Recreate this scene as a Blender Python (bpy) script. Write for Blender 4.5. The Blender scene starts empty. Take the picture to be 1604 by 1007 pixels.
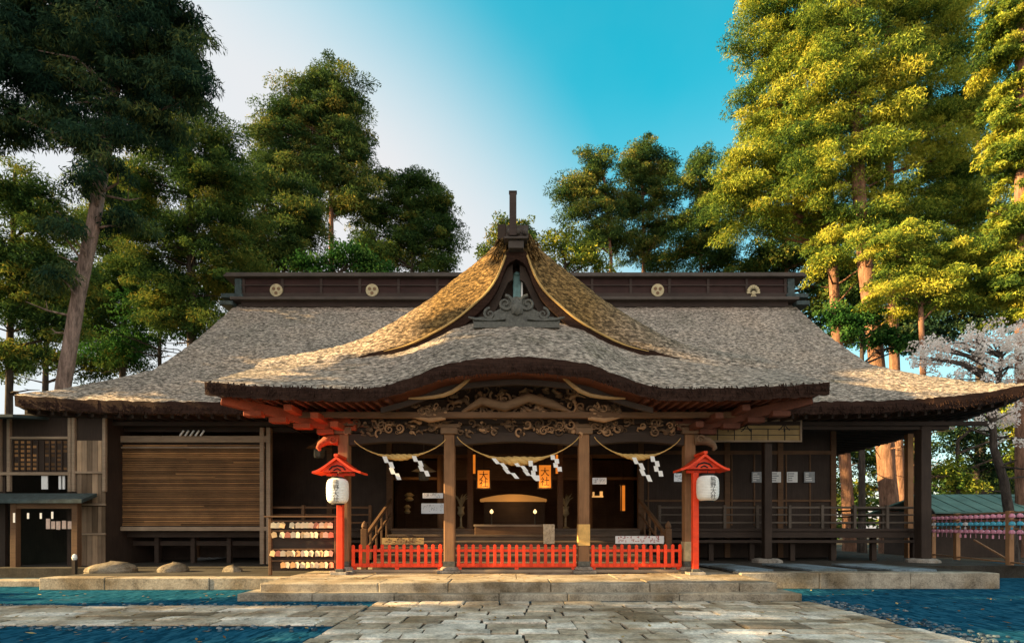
import bpy, math, random
import numpy as np
from mathutils import Vector, Matrix

R = math.radians
rnd = random.Random(7)
scene = bpy.context.scene
COL = scene.collection

# ------------------------------------------------------------------ camera
FPX, CX, HY, EYE = 850.0, 802.0, 825.0, 1.55      # focal (px of 1604), centre column, horizon row, eye height
cam = bpy.data.cameras.new("camera")
cam.sensor_width = 36.0
cam.lens = 36.0 * FPX / 1604.0
cam.shift_y = (HY - 503.5) / 1604.0
cam.clip_end = 2000
camo = bpy.data.objects.new("camera", cam)
camo.location = (0, 0, EYE)
camo.rotation_euler = (R(90), 0, 0)
COL.objects.link(camo)
scene.camera = camo

# ------------------------------------------------------------------ sun and sky
SUN_EL, SUN_AZ = 20.0, -95.0        # azimuth clockwise from +Y (view direction); -90 = exactly from the left
sd = Vector((math.sin(R(SUN_AZ)) * math.cos(R(SUN_EL)), math.cos(R(SUN_AZ)) * math.cos(R(SUN_EL)), math.sin(R(SUN_EL))))
sun = bpy.data.lights.new("sun", 'SUN')
sun.energy = 5.0
sun.angle = R(0.5)
sun.color = (1.0, 0.69, 0.31)
suno = bpy.data.objects.new("sun", sun)
suno.rotation_euler = sd.to_track_quat('Z', 'Y').to_euler()
suno.location = (-30, 10, 40)
COL.objects.link(suno)

world = bpy.data.worlds.new("World")
scene.world = world
world.use_nodes = True
wn = world.node_tree
wn.nodes.clear()
def wnode(t, **k):
    n = wn.nodes.new(t)
    for a, b in k.items(): setattr(n, a, b)
    return n
sky = wnode('ShaderNodeTexSky', sky_type='NISHITA', sun_disc=False, sun_elevation=R(SUN_EL), sun_rotation=R(SUN_AZ),
            altitude=200, air_density=1.0, dust_density=1.2, ozone_density=1.5)
hs = wnode('ShaderNodeHueSaturation'); hs.inputs['Saturation'].default_value = 1.5; hs.inputs['Hue'].default_value = 0.438; hs.inputs['Value'].default_value = 1.55
bg = wnode('ShaderNodeBackground'); bg.inputs['Strength'].default_value = 0.05
wo = wnode('ShaderNodeOutputWorld')
# thin white veil of cloud around the sun's side of the sky
tc = wnode('ShaderNodeTexCoord')
dot = wnode('ShaderNodeVectorMath', operation='DOT_PRODUCT')
dot.inputs[1].default_value = Vector((-0.60, 0.55, -0.58))
ramp = wnode('ShaderNodeMapRange', interpolation_type='SMOOTHSTEP')
ramp.inputs['From Min'].default_value = -0.01; ramp.inputs['From Max'].default_value = 0.27
ramp.inputs['To Min'].default_value = 0.0; ramp.inputs['To Max'].default_value = 0.92
veil = wnode('ShaderNodeMixRGB'); veil.inputs['Color2'].default_value = (4.1, 4.0, 4.05, 1)
wn.links.new(tc.outputs['Generated'], dot.inputs[0])
wn.links.new(dot.outputs['Value'], ramp.inputs['Value'])
sep = wnode('ShaderNodeSeparateXYZ'); wn.links.new(tc.outputs['Generated'], sep.inputs[0])
low = wnode('ShaderNodeMapRange', interpolation_type='SMOOTHSTEP')
low.inputs['From Min'].default_value = 0.66; low.inputs['From Max'].default_value = 0.25; low.inputs['To Max'].default_value = 0.45
wn.links.new(sep.outputs['Z'], low.inputs['Value'])
wisp = wnode('ShaderNodeTexNoise'); wisp.inputs['Scale'].default_value = 2.2; wisp.inputs['Detail'].default_value = 5
wn.links.new(tc.outputs['Generated'], wisp.inputs['Vector'])
scr = wnode('ShaderNodeMath', operation='MAXIMUM'); mul = wnode('ShaderNodeMath', operation='MULTIPLY_ADD'); mul.use_clamp = True
wn.links.new(ramp.outputs['Result'], scr.inputs[0]); wn.links.new(low.outputs['Result'], scr.inputs[1])
wn.links.new(wisp.outputs['Fac'], mul.inputs[0]); mul.inputs[1].default_value = 0.22
off = wnode('ShaderNodeMath', operation='SUBTRACT'); wn.links.new(scr.outputs[0], off.inputs[0]); off.inputs[1].default_value = 0.10
wn.links.new(off.outputs[0], mul.inputs[2])
wn.links.new(mul.outputs[0], veil.inputs['Fac'])
wn.links.new(sky.outputs[0], hs.inputs['Color'])
wn.links.new(hs.outputs[0], veil.inputs['Color1'])
# unseen bright haze added behind the camera as fill light on the fronts
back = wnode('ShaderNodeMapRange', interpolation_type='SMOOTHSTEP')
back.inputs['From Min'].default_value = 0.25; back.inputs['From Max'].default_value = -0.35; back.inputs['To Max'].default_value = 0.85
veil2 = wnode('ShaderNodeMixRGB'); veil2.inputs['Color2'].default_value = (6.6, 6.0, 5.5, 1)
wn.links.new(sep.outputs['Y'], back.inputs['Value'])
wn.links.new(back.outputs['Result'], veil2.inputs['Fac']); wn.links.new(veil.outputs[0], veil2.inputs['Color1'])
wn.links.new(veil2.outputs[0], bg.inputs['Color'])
wn.links.new(bg.outputs[0], wo.inputs['Surface'])

scene.view_settings.view_transform = 'Standard'
scene.view_settings.look = 'None'
scene.view_settings.exposure = 2.1
scene.view_settings.gamma = 1.0
scene.cycles.max_bounces = 6
scene.cycles.transparent_max_bounces = 8

def at(px, py, Y):
    """world point at depth Y seen at photo pixel (px, py)"""
    return Vector(((px - CX) / FPX * Y, Y, EYE + (HY - py) / FPX * Y))

# ------------------------------------------------------------------ materials
class NT:
    def __init__(s, name):
        s.m = bpy.data.materials.new(name); s.m.use_nodes = True
        s.t = s.m.node_tree; s.t.nodes.clear()
        s.out = s.n('ShaderNodeOutputMaterial')
    def n(s, t, **k):
        x = s.t.nodes.new(t)
        for a, b in k.items():
            if a.startswith('i_'): x.inputs[a[2:].replace('_', ' ')].default_value = b
            else: setattr(x, a, b)
        return x
    def l(s, a, b): s.t.links.new(a, b)
    def coords(s, scale=(1, 1, 1)):
        tc = s.n('ShaderNodeTexCoord'); mp = s.n('ShaderNodeMapping'); mp.inputs['Scale'].default_value = scale
        s.l(tc.outputs['Object'], mp.inputs['Vector']); return mp.outputs[0]
    def noise(s, vec, scale, detail=4, rough=.6):
        x = s.n('ShaderNodeTexNoise'); x.inputs['Scale'].default_value = scale
        x.inputs['Detail'].default_value = detail; x.inputs['Roughness'].default_value = rough
        s.l(vec, x.inputs['Vector']); return x.outputs['Fac']
    def ramp(s, fac, stops):
        x = s.n('ShaderNodeValToRGB'); e = x.color_ramp.elements
        while len(e) < len(stops): e.new(0.5)
        for q, (p, c) in zip(e, stops): q.position = p; q.color = (*c, 1) if len(c) == 3 else c
        s.l(fac, x.inputs['Fac']); return x.outputs['Color']
    def mix(s, fac, a, b, mode='MIX'):
        x = s.n('ShaderNodeMixRGB', blend_type=mode)
        for v, i in ((fac, 'Fac'), (a, 'Color1'), (b, 'Color2')):
            if isinstance(v, (int, float)): x.inputs[i].default_value = v
            elif isinstance(v, tuple): x.inputs[i].default_value = (*v, 1) if len(v) == 3 else v
            else: s.l(v, x.inputs[i])
        return x.outputs[0]
    def bump(s, h, strength=.5, dist=.02):
        x = s.n('ShaderNodeBump'); x.inputs['Strength'].default_value = strength; x.inputs['Distance'].default_value = dist
        s.l(h, x.inputs['Height']); return x.outputs[0]
    def attr(s, name='tint'):
        return s.n('ShaderNodeAttribute', attribute_name=name).outputs['Fac']
    def bsdf(s, col, rough=.8, nrm=None, spec=.3, metal=0):
        b = s.n('ShaderNodeBsdfPrincipled')
        if isinstance(col, tuple): b.inputs['Base Color'].default_value = (*col, 1)
        else: s.l(col, b.inputs['Base Color'])
        if isinstance(rough, (int, float)): b.inputs['Roughness'].default_value = rough
        else: s.l(rough, b.inputs['Roughness'])
        b.inputs['Specular IOR Level'].default_value = spec
        b.inputs['Metallic'].default_value = metal
        if nrm is not None: s.l(nrm, b.inputs['Normal'])
        s.l(b.outputs[0], s.out.inputs['Surface']); return b

def sc(c, k): return tuple(min(1, v * k) for v in c)

def wood(name, c, axis='x', rough=.75, var=.55, tint=False):
    t = NT(name)
    s = {'x': (.6, 9, 9), 'y': (9, .6, 9), 'z': (9, 9, .6)}[axis]
    v = t.coords(s)
    g = t.noise(v, 3.0, 6, .65)
    w = t.noise(t.coords((1, 1, 1)), 1.3, 3)
    col = t.ramp(g, [(.25, sc(c, 1 - var)), (.5, c), (.8, sc(c, 1 + var))])
    col = t.mix(.55, col, t.ramp(w, [(.3, sc(c, .55)), (.7, sc(c, 1.35))]))
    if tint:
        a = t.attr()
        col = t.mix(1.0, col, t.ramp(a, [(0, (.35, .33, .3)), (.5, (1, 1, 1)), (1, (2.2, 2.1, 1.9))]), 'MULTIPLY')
    t.bsdf(col, rough, t.bump(g, .35, .01), .25)
    return t.m

def thatch(name, c, c2=None):
    t = NT(name)
    v = t.coords((.50, 1.0, 1.0))
    fine = t.noise(v, 14.0, 4, .72)
    v2 = t.coords((.55, 3.0, 3.0))
    streak = t.noise(v2, 3.2, 5, .7)
    big = t.noise(t.coords(), .35, 4, .6)
    col = t.ramp(fine, [(.40, sc(c, .06)), (.475, sc(c, .6)), (.53, sc(c, 1.15)), (.62, sc(c, 2.6))])
    col = t.mix(.3, col, t.ramp(streak, [(.38, sc(c, .3)), (.52, c), (.66, sc(c, 1.6))]))
    col = t.mix(.75, col, t.ramp(big, [(.3, (.62, .63, .58)), (.5, (1, .98, .95)), (.7, (1.2, 1.1, 1.0))]), 'MULTIPLY')
    if c2:                                          # old brown straw near the gable, greyer out on the skirts
        tcn = t.n('ShaderNodeTexCoord'); sp = t.n('ShaderNodeSeparateXYZ'); t.l(tcn.outputs['Object'], sp.inputs[0])
        ab = t.n('ShaderNodeMath', operation='ABSOLUTE'); t.l(sp.outputs['X'], ab.inputs[0])
        ad = t.n('ShaderNodeMath', operation='MULTIPLY_ADD'); t.l(big, ad.inputs[0]); ad.inputs[1].default_value = 3.0; t.l(ab.outputs[0], ad.inputs[2])
        mr = t.n('ShaderNodeMapRange'); mr.inputs['From Min'].default_value = 3.6; mr.inputs['From Max'].default_value = 7.0; t.l(ad.outputs[0], mr.inputs['Value'])
        tone = t.mix(mr.outputs['Result'], tuple(a / b for a, b in zip(c2, c)), (1, 1, 1))
        col = t.mix(1.0, col, tone, 'MULTIPLY')
    moss = t.noise(t.coords((1, 1, 1)), .9, 6, .7)
    col = t.mix(t.ramp(moss, [(.58, (0, 0, 0)), (.72, (.45, .45, .45))]), col, (.10, .095, .04))
    h = t.mix(.5, fine, streak)
    t.bsdf(col, .95, t.bump(h, 1.0, .12), .1)
    return t.m

def thatch_edge(name, c):
    t = NT(name)
    v = t.coords((.7, .7, 14))
    g = t.noise(v, 2.2, 5, .6)
    f = t.noise(t.coords(), 22, 4, .7)
    col = t.ramp(g, [(.3, sc(c, .4)), (.5, c), (.7, sc(c, 1.8))])
    col = t.mix(.4, col, t.ramp(f, [(.35, sc(c, .3)), (.65, sc(c, 1.5))]))
    t.bsdf(col, .95, t.bump(f, .6, .03), .1)
    return t.m

def stone(name, c, rough=.85, tint=False, scale=3.0):
    t = NT(name)
    a = t.noise(t.coords(), scale, 8, .7)
    b = t.noise(t.coords(), scale * 9, 5, .7)
    d = t.noise(t.coords((1, 1, 1)), .8, 4, .6)
    col = t.ramp(a, [(.34, sc(c, .3)), (.5, c), (.66, sc(c, 1.5))])
    col = t.mix(.4, col, t.ramp(b, [(.36, sc(c, .25)), (.64, sc(c, 1.6))]))
    col = t.mix(.8, col, t.ramp(d, [(.38, (.55, .44, .30)), (.52, (.95, .9, .84)), (.62, (1.15, 1.13, 1.1))]), 'MULTIPLY')
    if tint:
        col = t.mix(1.0, col, t.ramp(t.attr(), [(0, (.45, .40, .33)), (.35, (.85, .78, .68)), (.7, (1.05, 1.05, 1.06)), (1, (1.5, 1.5, 1.52))]), 'MULTIPLY')
    t.bsdf(col, rough, t.bump(t.mix(.5, a, b), .5, .03), .25)
    return t.m

def plain(name, c, rough=.6, spec=.3, metal=0, nz=.25, scale=6, tint=False):
    t = NT(name)
    a = t.noise(t.coords(), scale, 6, .65)
    col = t.ramp(a, [(.3, sc(c, 1 - nz)), (.7, sc(c, 1 + nz))])
    if tint:
        col = t.mix(1.0, col, t.ramp(t.attr(), [(0, (.45, .4, .35)), (.5, (1, 1, 1)), (1, (1.5, 1.5, 1.5))]), 'MULTIPLY')
    t.bsdf(col, rough, t.bump(a, .2, .01), spec, metal)
    return t.m

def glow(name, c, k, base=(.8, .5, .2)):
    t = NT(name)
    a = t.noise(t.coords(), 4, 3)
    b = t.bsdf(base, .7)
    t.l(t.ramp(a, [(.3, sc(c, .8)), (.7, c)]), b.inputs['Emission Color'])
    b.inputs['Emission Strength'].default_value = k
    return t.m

def leafmat(name, stops, trans=.25):
    t = NT(name)
    col = t.ramp(t.attr(), stops)
    d = t.n('ShaderNodeBsdfDiffuse'); tr = t.n('ShaderNodeBsdfTranslucent'); mx = t.n('ShaderNodeMixShader')
    t.l(col, d.inputs['Color']); t.l(col, tr.inputs['Color'])
    mx.inputs[0].default_value = trans
    t.l(d.outputs[0], mx.inputs[1]); t.l(tr.outputs[0], mx.inputs[2]); t.l(mx.outputs[0], t.out.inputs['Surface'])
    return t.m

def barkmat(name, c):
    t = NT(name)
    g = t.noise(t.coords((5, 5, .8)), 1.3, 8, .8)
    w = t.noise(t.coords(), .7, 3)
    col = t.ramp(g, [(.38, sc(c, .2)), (.5, c), (.62, sc(c, 1.9))])
    col = t.mix(.3, col, t.ramp(w, [(.3, sc(c, .5)), (.7, sc(c, 1.5))]))
    t.bsdf(col, .9, t.bump(g, 1.0, .10), .15)
    return t.m

M = dict(
    thatch=thatch('weathered thatch', (.325, .272, .226)),
    thatch_brown=thatch('brown mossy thatch', (.325, .272, .226), (.185, .115, .045)),
    thatch_edge=thatch_edge('cut thatch edge', (.034, .018, .013)),
    soffit=wood('soffit boards', (.10, .05, .03), 'y'),
    sunlit_red_wood=wood('sunlit red eave timber', (.33, .065, .024), 'y'),  # timber of the left corner, sunlight included in its red
    rafter=wood('reddish rafters', (.12, .042, .024), 'y'),
    dark=wood('dark old timber', (.045, .030, .022), 'x'),
    dark_v=wood('dark old timber upright', (.045, .030, .022), 'z'),
    brown=wood('brown timber', (.14, .075, .038), 'x'),
    post=wood('post timber', (.24, .125, .06), 'z'),
    pale=wood('pale weathered timber', (.30, .22, .15), 'x'),
    pale_v=wood('pale weathered timber upright', (.27, .19, .125), 'z', tint=True),
    slat=wood('bamboo slats', (.21, .11, .046), 'x', tint=True),
    ridge=wood('ridge timber', (.05, .034, .028), 'x'),
    ridge_red=wood('ridge panel', (.036, .015, .012), 'x', .7, .8),
    cap=wood('ridge cap timber', (.082, .066, .056), 'x'),
    carve=wood('carved timber', (.19, .115, .065), 'x', tint=True),
    gold=plain('dull gilt', (.44, .36, .20), .5, .5, 0, .3),
    vermilion=plain('vermilion paint', (.90, .06, .013), .55, .35, 0, .28, 4.5, True),
    stone=stone('platform stone', (.33, .29, .225)),
    boulder=stone('boulder stone', (.20, .17, .125)),
    base=stone('base stone', (.30, .28, .25)),
    slab=stone('paving slabs', (.57, .51, .43), .8, True, 2.2),
    joint=stone('joint soil', (.045, .04, .032)),
    earth=stone('forest soil', (.075, .062, .042), .95, False, .6),
    paper=plain('white paper', (.82, .82, .80), .8, .2, 0, .06),
    lantern=plain('lantern paper', (.80, .80, .76), .7, .2, 0, .08),
    ink=plain('black ink', (.015, .015, .016), .7),
    grey=plain('grey notice', (.34, .36, .37), .8),
    rope=wood('straw rope', (.62, .40, .14), 'x'),
    copper=plain('verdigris copper', (.16, .30, .30), .6, .4, 0, .4),
    cgreen=wood('green metal roof', (.10, .19, .165), 'y'),
    bgrey=plain('weathered roof metal', (.05, .07, .07), .7, .2, 0, .45),
    bronze=plain('grey green bronze', (.085, .085, .072), .6, .4, 0, .5, 14),
    ema=wood('votive wood', (.62, .42, .22), 'x', .75, .3, True),
    rackwood=wood('rack timber', (.36, .19, .09), 'z'),
    pink=plain('pink glass', (.72, .28, .38), .35, .5, 0, .2, 9, True),
    blue=plain('blue glass', (.06, .42, .58), .35, .5, 0, .2, 9, True),
    glow=glow('lit lantern paper', (1.0, .25, .02), .17, (.45, .2, .05)),
    lamp=glow('lamp flame', (1.0, .62, .26), .6),
    bark=barkmat('reddish cedar bark', (.24, .13, .085)),
    bark_grey=barkmat('grey cedar bark', (.27, .19, .155)),
    bark_dark=barkmat('dark bark', (.07, .055, .045)),
)
_d = (.018, .032, .014)
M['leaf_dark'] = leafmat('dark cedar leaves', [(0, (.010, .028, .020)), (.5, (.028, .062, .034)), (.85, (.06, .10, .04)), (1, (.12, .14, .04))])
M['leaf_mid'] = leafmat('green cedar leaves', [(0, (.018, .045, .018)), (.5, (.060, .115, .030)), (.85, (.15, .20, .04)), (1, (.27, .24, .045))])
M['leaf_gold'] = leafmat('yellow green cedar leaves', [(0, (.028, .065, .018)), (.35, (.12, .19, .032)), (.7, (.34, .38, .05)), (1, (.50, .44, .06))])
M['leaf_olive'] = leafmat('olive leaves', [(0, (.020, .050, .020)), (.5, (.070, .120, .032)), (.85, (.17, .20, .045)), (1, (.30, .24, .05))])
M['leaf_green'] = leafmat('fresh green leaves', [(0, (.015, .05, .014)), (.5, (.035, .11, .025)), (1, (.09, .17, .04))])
M['blossom'] = leafmat('cherry blossom petals', [(0, (.82, .68, .62)), (.5, (.93, .86, .80)), (1, (.97, .94, .90))], .4)
# deep blue gravel
t = NT('blue grey gravel')
vo = t.n('ShaderNodeTexVoronoi'); vo.inputs['Scale'].default_value = 26
t.l(t.coords(), vo.inputs['Vector'])
big = t.noise(t.coords(), 1.1, 5, .65); fine = t.noise(t.coords((1.9, .42, 1)), 9, 6, .8)
cel = t.n('ShaderNodeTexVoronoi'); cel.inputs['Scale'].default_value = 17; t.l(t.coords((1, .3, 1)), cel.inputs['Vector'])
bw = t.n('ShaderNodeRGBToBW'); t.l(cel.outputs['Color'], bw.inputs[0])
gc = t.ramp(t.mix(.45, fine, bw.outputs[0]), [(.28, (.004, .026, .045)), (.45, (.009, .062, .108)), (.58, (.016, .092, .152)), (.74, (.035, .13, .185)), (.88, (.12, .19, .22))])
dirt = t.noise(t.coords((1, 1.6, 1)), .55, 6, .7)
gc = t.mix(t.ramp(dirt, [(.60, (0, 0, 0)), (.74, (.5, .5, .5))]), gc, (.07, .06, .05))
gc = t.mix(.6, gc, t.ramp(big, [(.3, (.65, .65, .7)), (.7, (1.25, 1.25, 1.2))]), 'MULTIPLY')
t.bsdf(gc, .95, None, .0)
M['gravel'] = t.m

# ------------------------------------------------------------------ mesh builder
WLOC = {}
class MB:
    def __init__(s): s.v = []; s.f = []; s.m = []; s.t = []
    def add(s, vs, fs, mi=0, tint=.5):
        o = len(s.v); s.v += [tuple(p) for p in vs]
        for f in fs: s.f.append(tuple(i + o for i in f)); s.m.append(mi); s.t.append(tint)
        return s
    def box(s, x0, x1, y0, y1, z0, z1, mi=0, tint=.5):
        return s.add([(x0, y0, z0), (x1, y0, z0), (x1, y1, z0), (x0, y1, z0), (x0, y0, z1), (x1, y0, z1), (x1, y1, z1), (x0, y1, z1)],
                     [(0, 3, 2, 1), (4, 5, 6, 7), (0, 1, 5, 4), (1, 2, 6, 5), (2, 3, 7, 6), (3, 0, 4, 7)], mi, tint)
    def bar(s, p0, p1, w, h, mi=0, tint=.5, up=(0, 0, 1)):
        p0, p1 = Vector(p0), Vector(p1); d = (p1 - p0).normalized(); u = Vector(up)
        if abs(d.dot(u)) > .98: u = Vector((0, 1, 0))
        a = d.cross(u).normalized() * (w / 2); b = a.cross(d).normalized() * (h / 2)
        vs = [p + i * a + j * b for p in (p0, p1) for i, j in ((-1, -1), (1, -1), (1, 1), (-1, 1))]
        return s.add(vs, [(0, 1, 2, 3), (7, 6, 5, 4), (0, 4, 5, 1), (1, 5, 6, 2), (2, 6, 7, 3), (3, 7, 4, 0)], mi, tint)
    def tube(s, pts, rad, n=8, mi=0, tint=.5, wob=0):
        pts = [Vector(p) for p in pts]
        if not isinstance(rad, (list, tuple)): rad = [rad] * len(pts)
        o = len(s.v); prev = None
        for i, p in enumerate(pts):
            d = (pts[min(i + 1, len(pts) - 1)] - pts[max(i - 1, 0)]).normalized()
            u = prev if prev is not None else (Vector((0, 1, 0)) if abs(d.y) < .9 else Vector((1, 0, 0)))
            a = d.cross(u).normalized(); b = a.cross(d).normalized(); prev = b
            for k in range(n):
                q = 2 * math.pi * k / n
                r = rad[i] * (1 + (rnd.uniform(-wob, wob) if wob else 0))
                s.v.append(tuple(p + a * math.cos(q) * r + b * math.sin(q) * r))
        L = len(pts)
        for i in range(L - 1):
            for k in range(n):
                k2 = (k + 1) % n
                s.f.append((o + i * n + k, o + i * n + k2, o + (i + 1) * n + k2, o + (i + 1) * n + k)); s.m.append(mi); s.t.append(tint)
        s.f.append(tuple(o + k for k in range(n))[::-1]); s.m.append(mi); s.t.append(tint)
        s.f.append(tuple(o + (L - 1) * n + k for k in range(n))); s.m.append(mi); s.t.append(tint)
        return s
    def lathe(s, c, prof, n=16, mi=0, tint=.5, sy=1):
        o = len(s.v)
        for r, z in prof:
            for k in range(n):
                q = 2 * math.pi * k / n
                s.v.append((c[0] + r * math.cos(q), c[1] + r * math.sin(q) * sy, c[2] + z))
        for i in range(len(prof) - 1):
            for k in range(n):
                k2 = (k + 1) % n
                s.f.append((o + i * n + k, o + i * n + k2, o + (i + 1) * n + k2, o + (i + 1) * n + k)); s.m.append(mi); s.t.append(tint)
        s.f.append(tuple(o + k for k in range(n))[::-1]); s.m.append(mi); s.t.append(tint)
        s.f.append(tuple(o + (len(prof) - 1) * n + k for k in range(n))); s.m.append(mi); s.t.append(tint)
        return s
    def prism(s, poly, y0, y1, mi=0, tint=.5):
        n = len(poly)
        vs = [(x, y0, z) for x, z in poly] + [(x, y1, z) for x, z in poly]
        fs = [tuple(range(n)), tuple(range(2 * n - 1, n - 1, -1))] + [(i, i + n, (i + 1) % n + n, (i + 1) % n) for i in range(n)]
        return s.add(vs, fs, mi, tint)
    def strip(s, a, b, y0, y1, mi=0, tint=.5):
        """solid between two polylines a, b of (x, z), from y0 to y1"""
        n = len(a)
        vs = [(x, y0, z) for x, z in a] + [(x, y0, z) for x, z in b] + [(x, y1, z) for x, z in a] + [(x, y1, z) for x, z in b]
        fs = []
        for i in range(n - 1):
            fs += [(i, i + 1, n + i + 1, n + i), (2 * n + i + 1, 2 * n + i, 3 * n + i, 3 * n + i + 1),
                   (i + 1, i, 2 * n + i, 2 * n + i + 1), (n + i, n + i + 1, 3 * n + i + 1, 3 * n + i)]
        fs += [(0, n, 3 * n, 2 * n), (n - 1, 3 * n - 1, 4 * n - 1, 2 * n - 1)]
        return s.add(vs, fs, mi, tint)
    def build(s, name, mats, parent=None, smooth=None, bevel=0):
        me = bpy.data.meshes.new(name)
        o0 = Vector(WLOC[parent.name]) if parent is not None else Vector((0, 0, 0))
        vs = [(p[0] - o0.x, p[1] - o0.y, p[2] - o0.z) for p in s.v]
        me.from_pydata(vs, [], s.f)
        if not isinstance(mats, (list, tuple)): mats = [mats]
        for m_ in mats: me.materials.append(M[m_] if isinstance(m_, str) else m_)
        if len(mats) > 1: me.polygons.foreach_set('material_index', s.m)
        if any(q != .5 for q in s.t):
            at_ = me.attributes.new('tint', 'FLOAT', 'FACE'); at_.data.foreach_set('value', s.t)
        else:
            at_ = me.attributes.new('tint', 'FLOAT', 'FACE'); at_.data.foreach_set('value', [.5] * len(s.f))
        if smooth:
            me.polygons.foreach_set('use_smooth', [True] * len(s.f)); me.set_sharp_from_angle(angle=R(smooth))
        me.update()
        o = bpy.data.objects.new(name, me); COL.objects.link(o)
        if parent is not None: o.parent = parent
        WLOC[o.name] = tuple(o0)
        if bevel:
            b = o.modifiers.new('bevel', 'BEVEL'); b.width = bevel; b.segments = 2; b.limit_method = 'ANGLE'
        return o

def tag(o, label, cat, group=None, kind=None):
    if label: o['label'] = label
    if cat: o['category'] = cat
    if group: o['group'] = group
    if kind: o['kind'] = kind
    return o
def thing(name, label, cat, loc, group=None):
    o = bpy.data.objects.new(name, None); COL.objects.link(o)
    o.location = loc; o.empty_display_size = .3
    WLOC[o.name] = tuple(loc)
    return tag(o, label, cat, group)
def solo(mb, name, mats, loc, label, cat, group=None, smooth=None, bevel=0):
    """a thing that is one mesh, its origin at its base"""
    mb.v = [(p[0] - loc[0], p[1] - loc[1], p[2] - loc[2]) for p in mb.v]
    o = mb.build(name, mats, None, smooth, bevel)
    o.location = loc; WLOC[o.name] = tuple(loc)
    return tag(o, label, cat, group)
def dup(root, loc, label=None, group=None):
    r = root.copy(); COL.objects.link(r); r.location = loc
    if label: r['label'] = label
    if group: r['group'] = group
    for ch in [c for c in bpy.data.objects if c.parent == root]:
        c = ch.copy(); COL.objects.link(c); c.parent = r
        for g in [k for k in bpy.data.objects if k.parent == ch]:
            d = g.copy(); COL.objects.link(d); d.parent = c
    return r

_tc = {}
def glyph(ch):
    if ch not in _tc:
        cu = bpy.data.curves.new('glyph', 'FONT'); cu.body = ch; cu.size = 1; cu.align_x = 'CENTER'; cu.align_y = 'CENTER'
        ob = bpy.data.objects.new('glyph', cu); COL.objects.link(ob)
        dg = bpy.context.evaluated_depsgraph_get(); dg.update()
        me = ob.evaluated_get(dg).to_mesh()
        vs = [tuple(v.co) for v in me.vertices]; fs = [tuple(p.vertices) for p in me.polygons]
        bpy.data.objects.remove(ob); bpy.data.curves.remove(cu)
        if vs:
            cx = (min(v[0] for v in vs) + max(v[0] for v in vs)) / 2; cy = (min(v[1] for v in vs) + max(v[1] for v in vs)) / 2
            vs = [(x - cx, y - cy) for x, y, _ in vs]
        _tc[ch] = (vs, fs)
    return _tc[ch]
def put_text(mb, chars, x, z_top, step, size, yfun, mi=0):
    for i, ch in enumerate(chars):
        vs, fs = glyph(ch)
        zc = z_top - step * (i + .5)
        mb.add([(x + a * size, yfun(x + a * size, zc + b * size), zc + b * size) for a, b in vs], fs, mi)

def smooth01(q): q = max(0., min(1., q)); return q * q * (3 - 2 * q)
def interp(x, pts):
    if x <= pts[0][0]: return pts[0][1]
    for i in range(len(pts) - 1):
        (x0, y0), (x1, y1) = pts[i], pts[i + 1]
        if x <= x1:
            d0 = (pts[i + 1][1] - pts[i - 1][1]) / (pts[i + 1][0] - pts[i - 1][0]) if i > 0 else (y1 - y0) / (x1 - x0)
            d1 = (pts[i + 2][1] - pts[i][1]) / (pts[i + 2][0] - pts[i][0]) if i + 2 < len(pts) else (y1 - y0) / (x1 - x0)
            h = x1 - x0; q = (x - x0) / h
            return (2 * q**3 - 3 * q**2 + 1) * y0 + (q**3 - 2 * q**2 + q) * h * d0 + (-2 * q**3 + 3 * q**2) * y1 + (q**3 - q**2) * h * d1
    return pts[-1][1]

# ================================================================== GROUND
g = MB(); g.add([(-400, -60, 0), (400, -60, 0), (400, 700, 0), (-400, 700, 0)], [(0, 1, 2, 3)])
tag(g.build('ground', 'earth'), 'brown forest ground around the shrine', 'ground', kind='structure')
g = MB(); g.add([(-30, -8, .004), (34, -8, .004), (34, 24, .004), (-30, 24, .004)], [(0, 1, 2, 3)])
tag(g.build('gravel_yard', 'gravel'), 'deep blue gravel yard in front of the shrine', 'gravel', kind='structure')

def paving(name, x0, x1, y0, y1, label, seed, cut=None):
    r = random.Random(seed); mb = MB()
    mb.add([(x0, y0, .008), (x1, y0, .008), (x1, y1, .008), (x0, y1, .008)], [(0, 1, 2, 3)], 1)
    y = y0
    while y < y1 - .1:
        h = min(r.uniform(.30, .54), y1 - y)
        if y1 - (y + h) < .2: h = y1 - y
        x = x0 - (r.uniform(0, .5))
        while x < x1:
            w = r.uniform(.38, 1.05)
            a, b = max(x, x0) + .018, min(x + w, x1) - .018
            if x1 - b < .25: b = x1 - .012; w = 9
            if b - a > .1:
                zz = .024 + r.uniform(0, .022); e = .025; tl = r.uniform(-.008, .008)
                j = lambda: r.uniform(-.02, .02)
                c0, c1, c2, c3 = (a + j(), y + .012 + j()), (b + j(), y + .012 + j()), (b + j(), y + h - .012 + j()), (a + j(), y + h - .012 + j())
                lo = [(px, py, .006) for px, py in (c0, c1, c2, c3)]
                cxm, cym = (a + b) / 2, y + h / 2
                hi0 = [(px, py, zz - .008) for px, py in (c0, c1, c2, c3)]
                hi = [(px + e * (1 if px < cxm else -1), py + e * (1 if py < cym else -1), zz + tl * (1 if px < cxm else -1)) for px, py in (c0, c1, c2, c3)]
                fs = []
                for q in (0, 4):
                    for k in range(4): fs.append((q + k, q + (k + 1) % 4, q + 4 + (k + 1) % 4, q + 4 + k))
                fs.append((8, 9, 10, 11))
                mb.add(lo + hi0 + hi, fs, 0, r.random() ** .8)
            x += w
        y += h
    return tag(mb.build(name, ['slab', 'joint']), label, 'paving', kind='structure')
paving('stone_path', -2.75, 6.1, -6, 11.1, 'broad approach of worn grey stone slabs leading to the steps', 3)
paving('side_path', -28, -2.77, 8.45, 10.5, 'strip of stone slabs running off to the left of the approach', 5)

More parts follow.
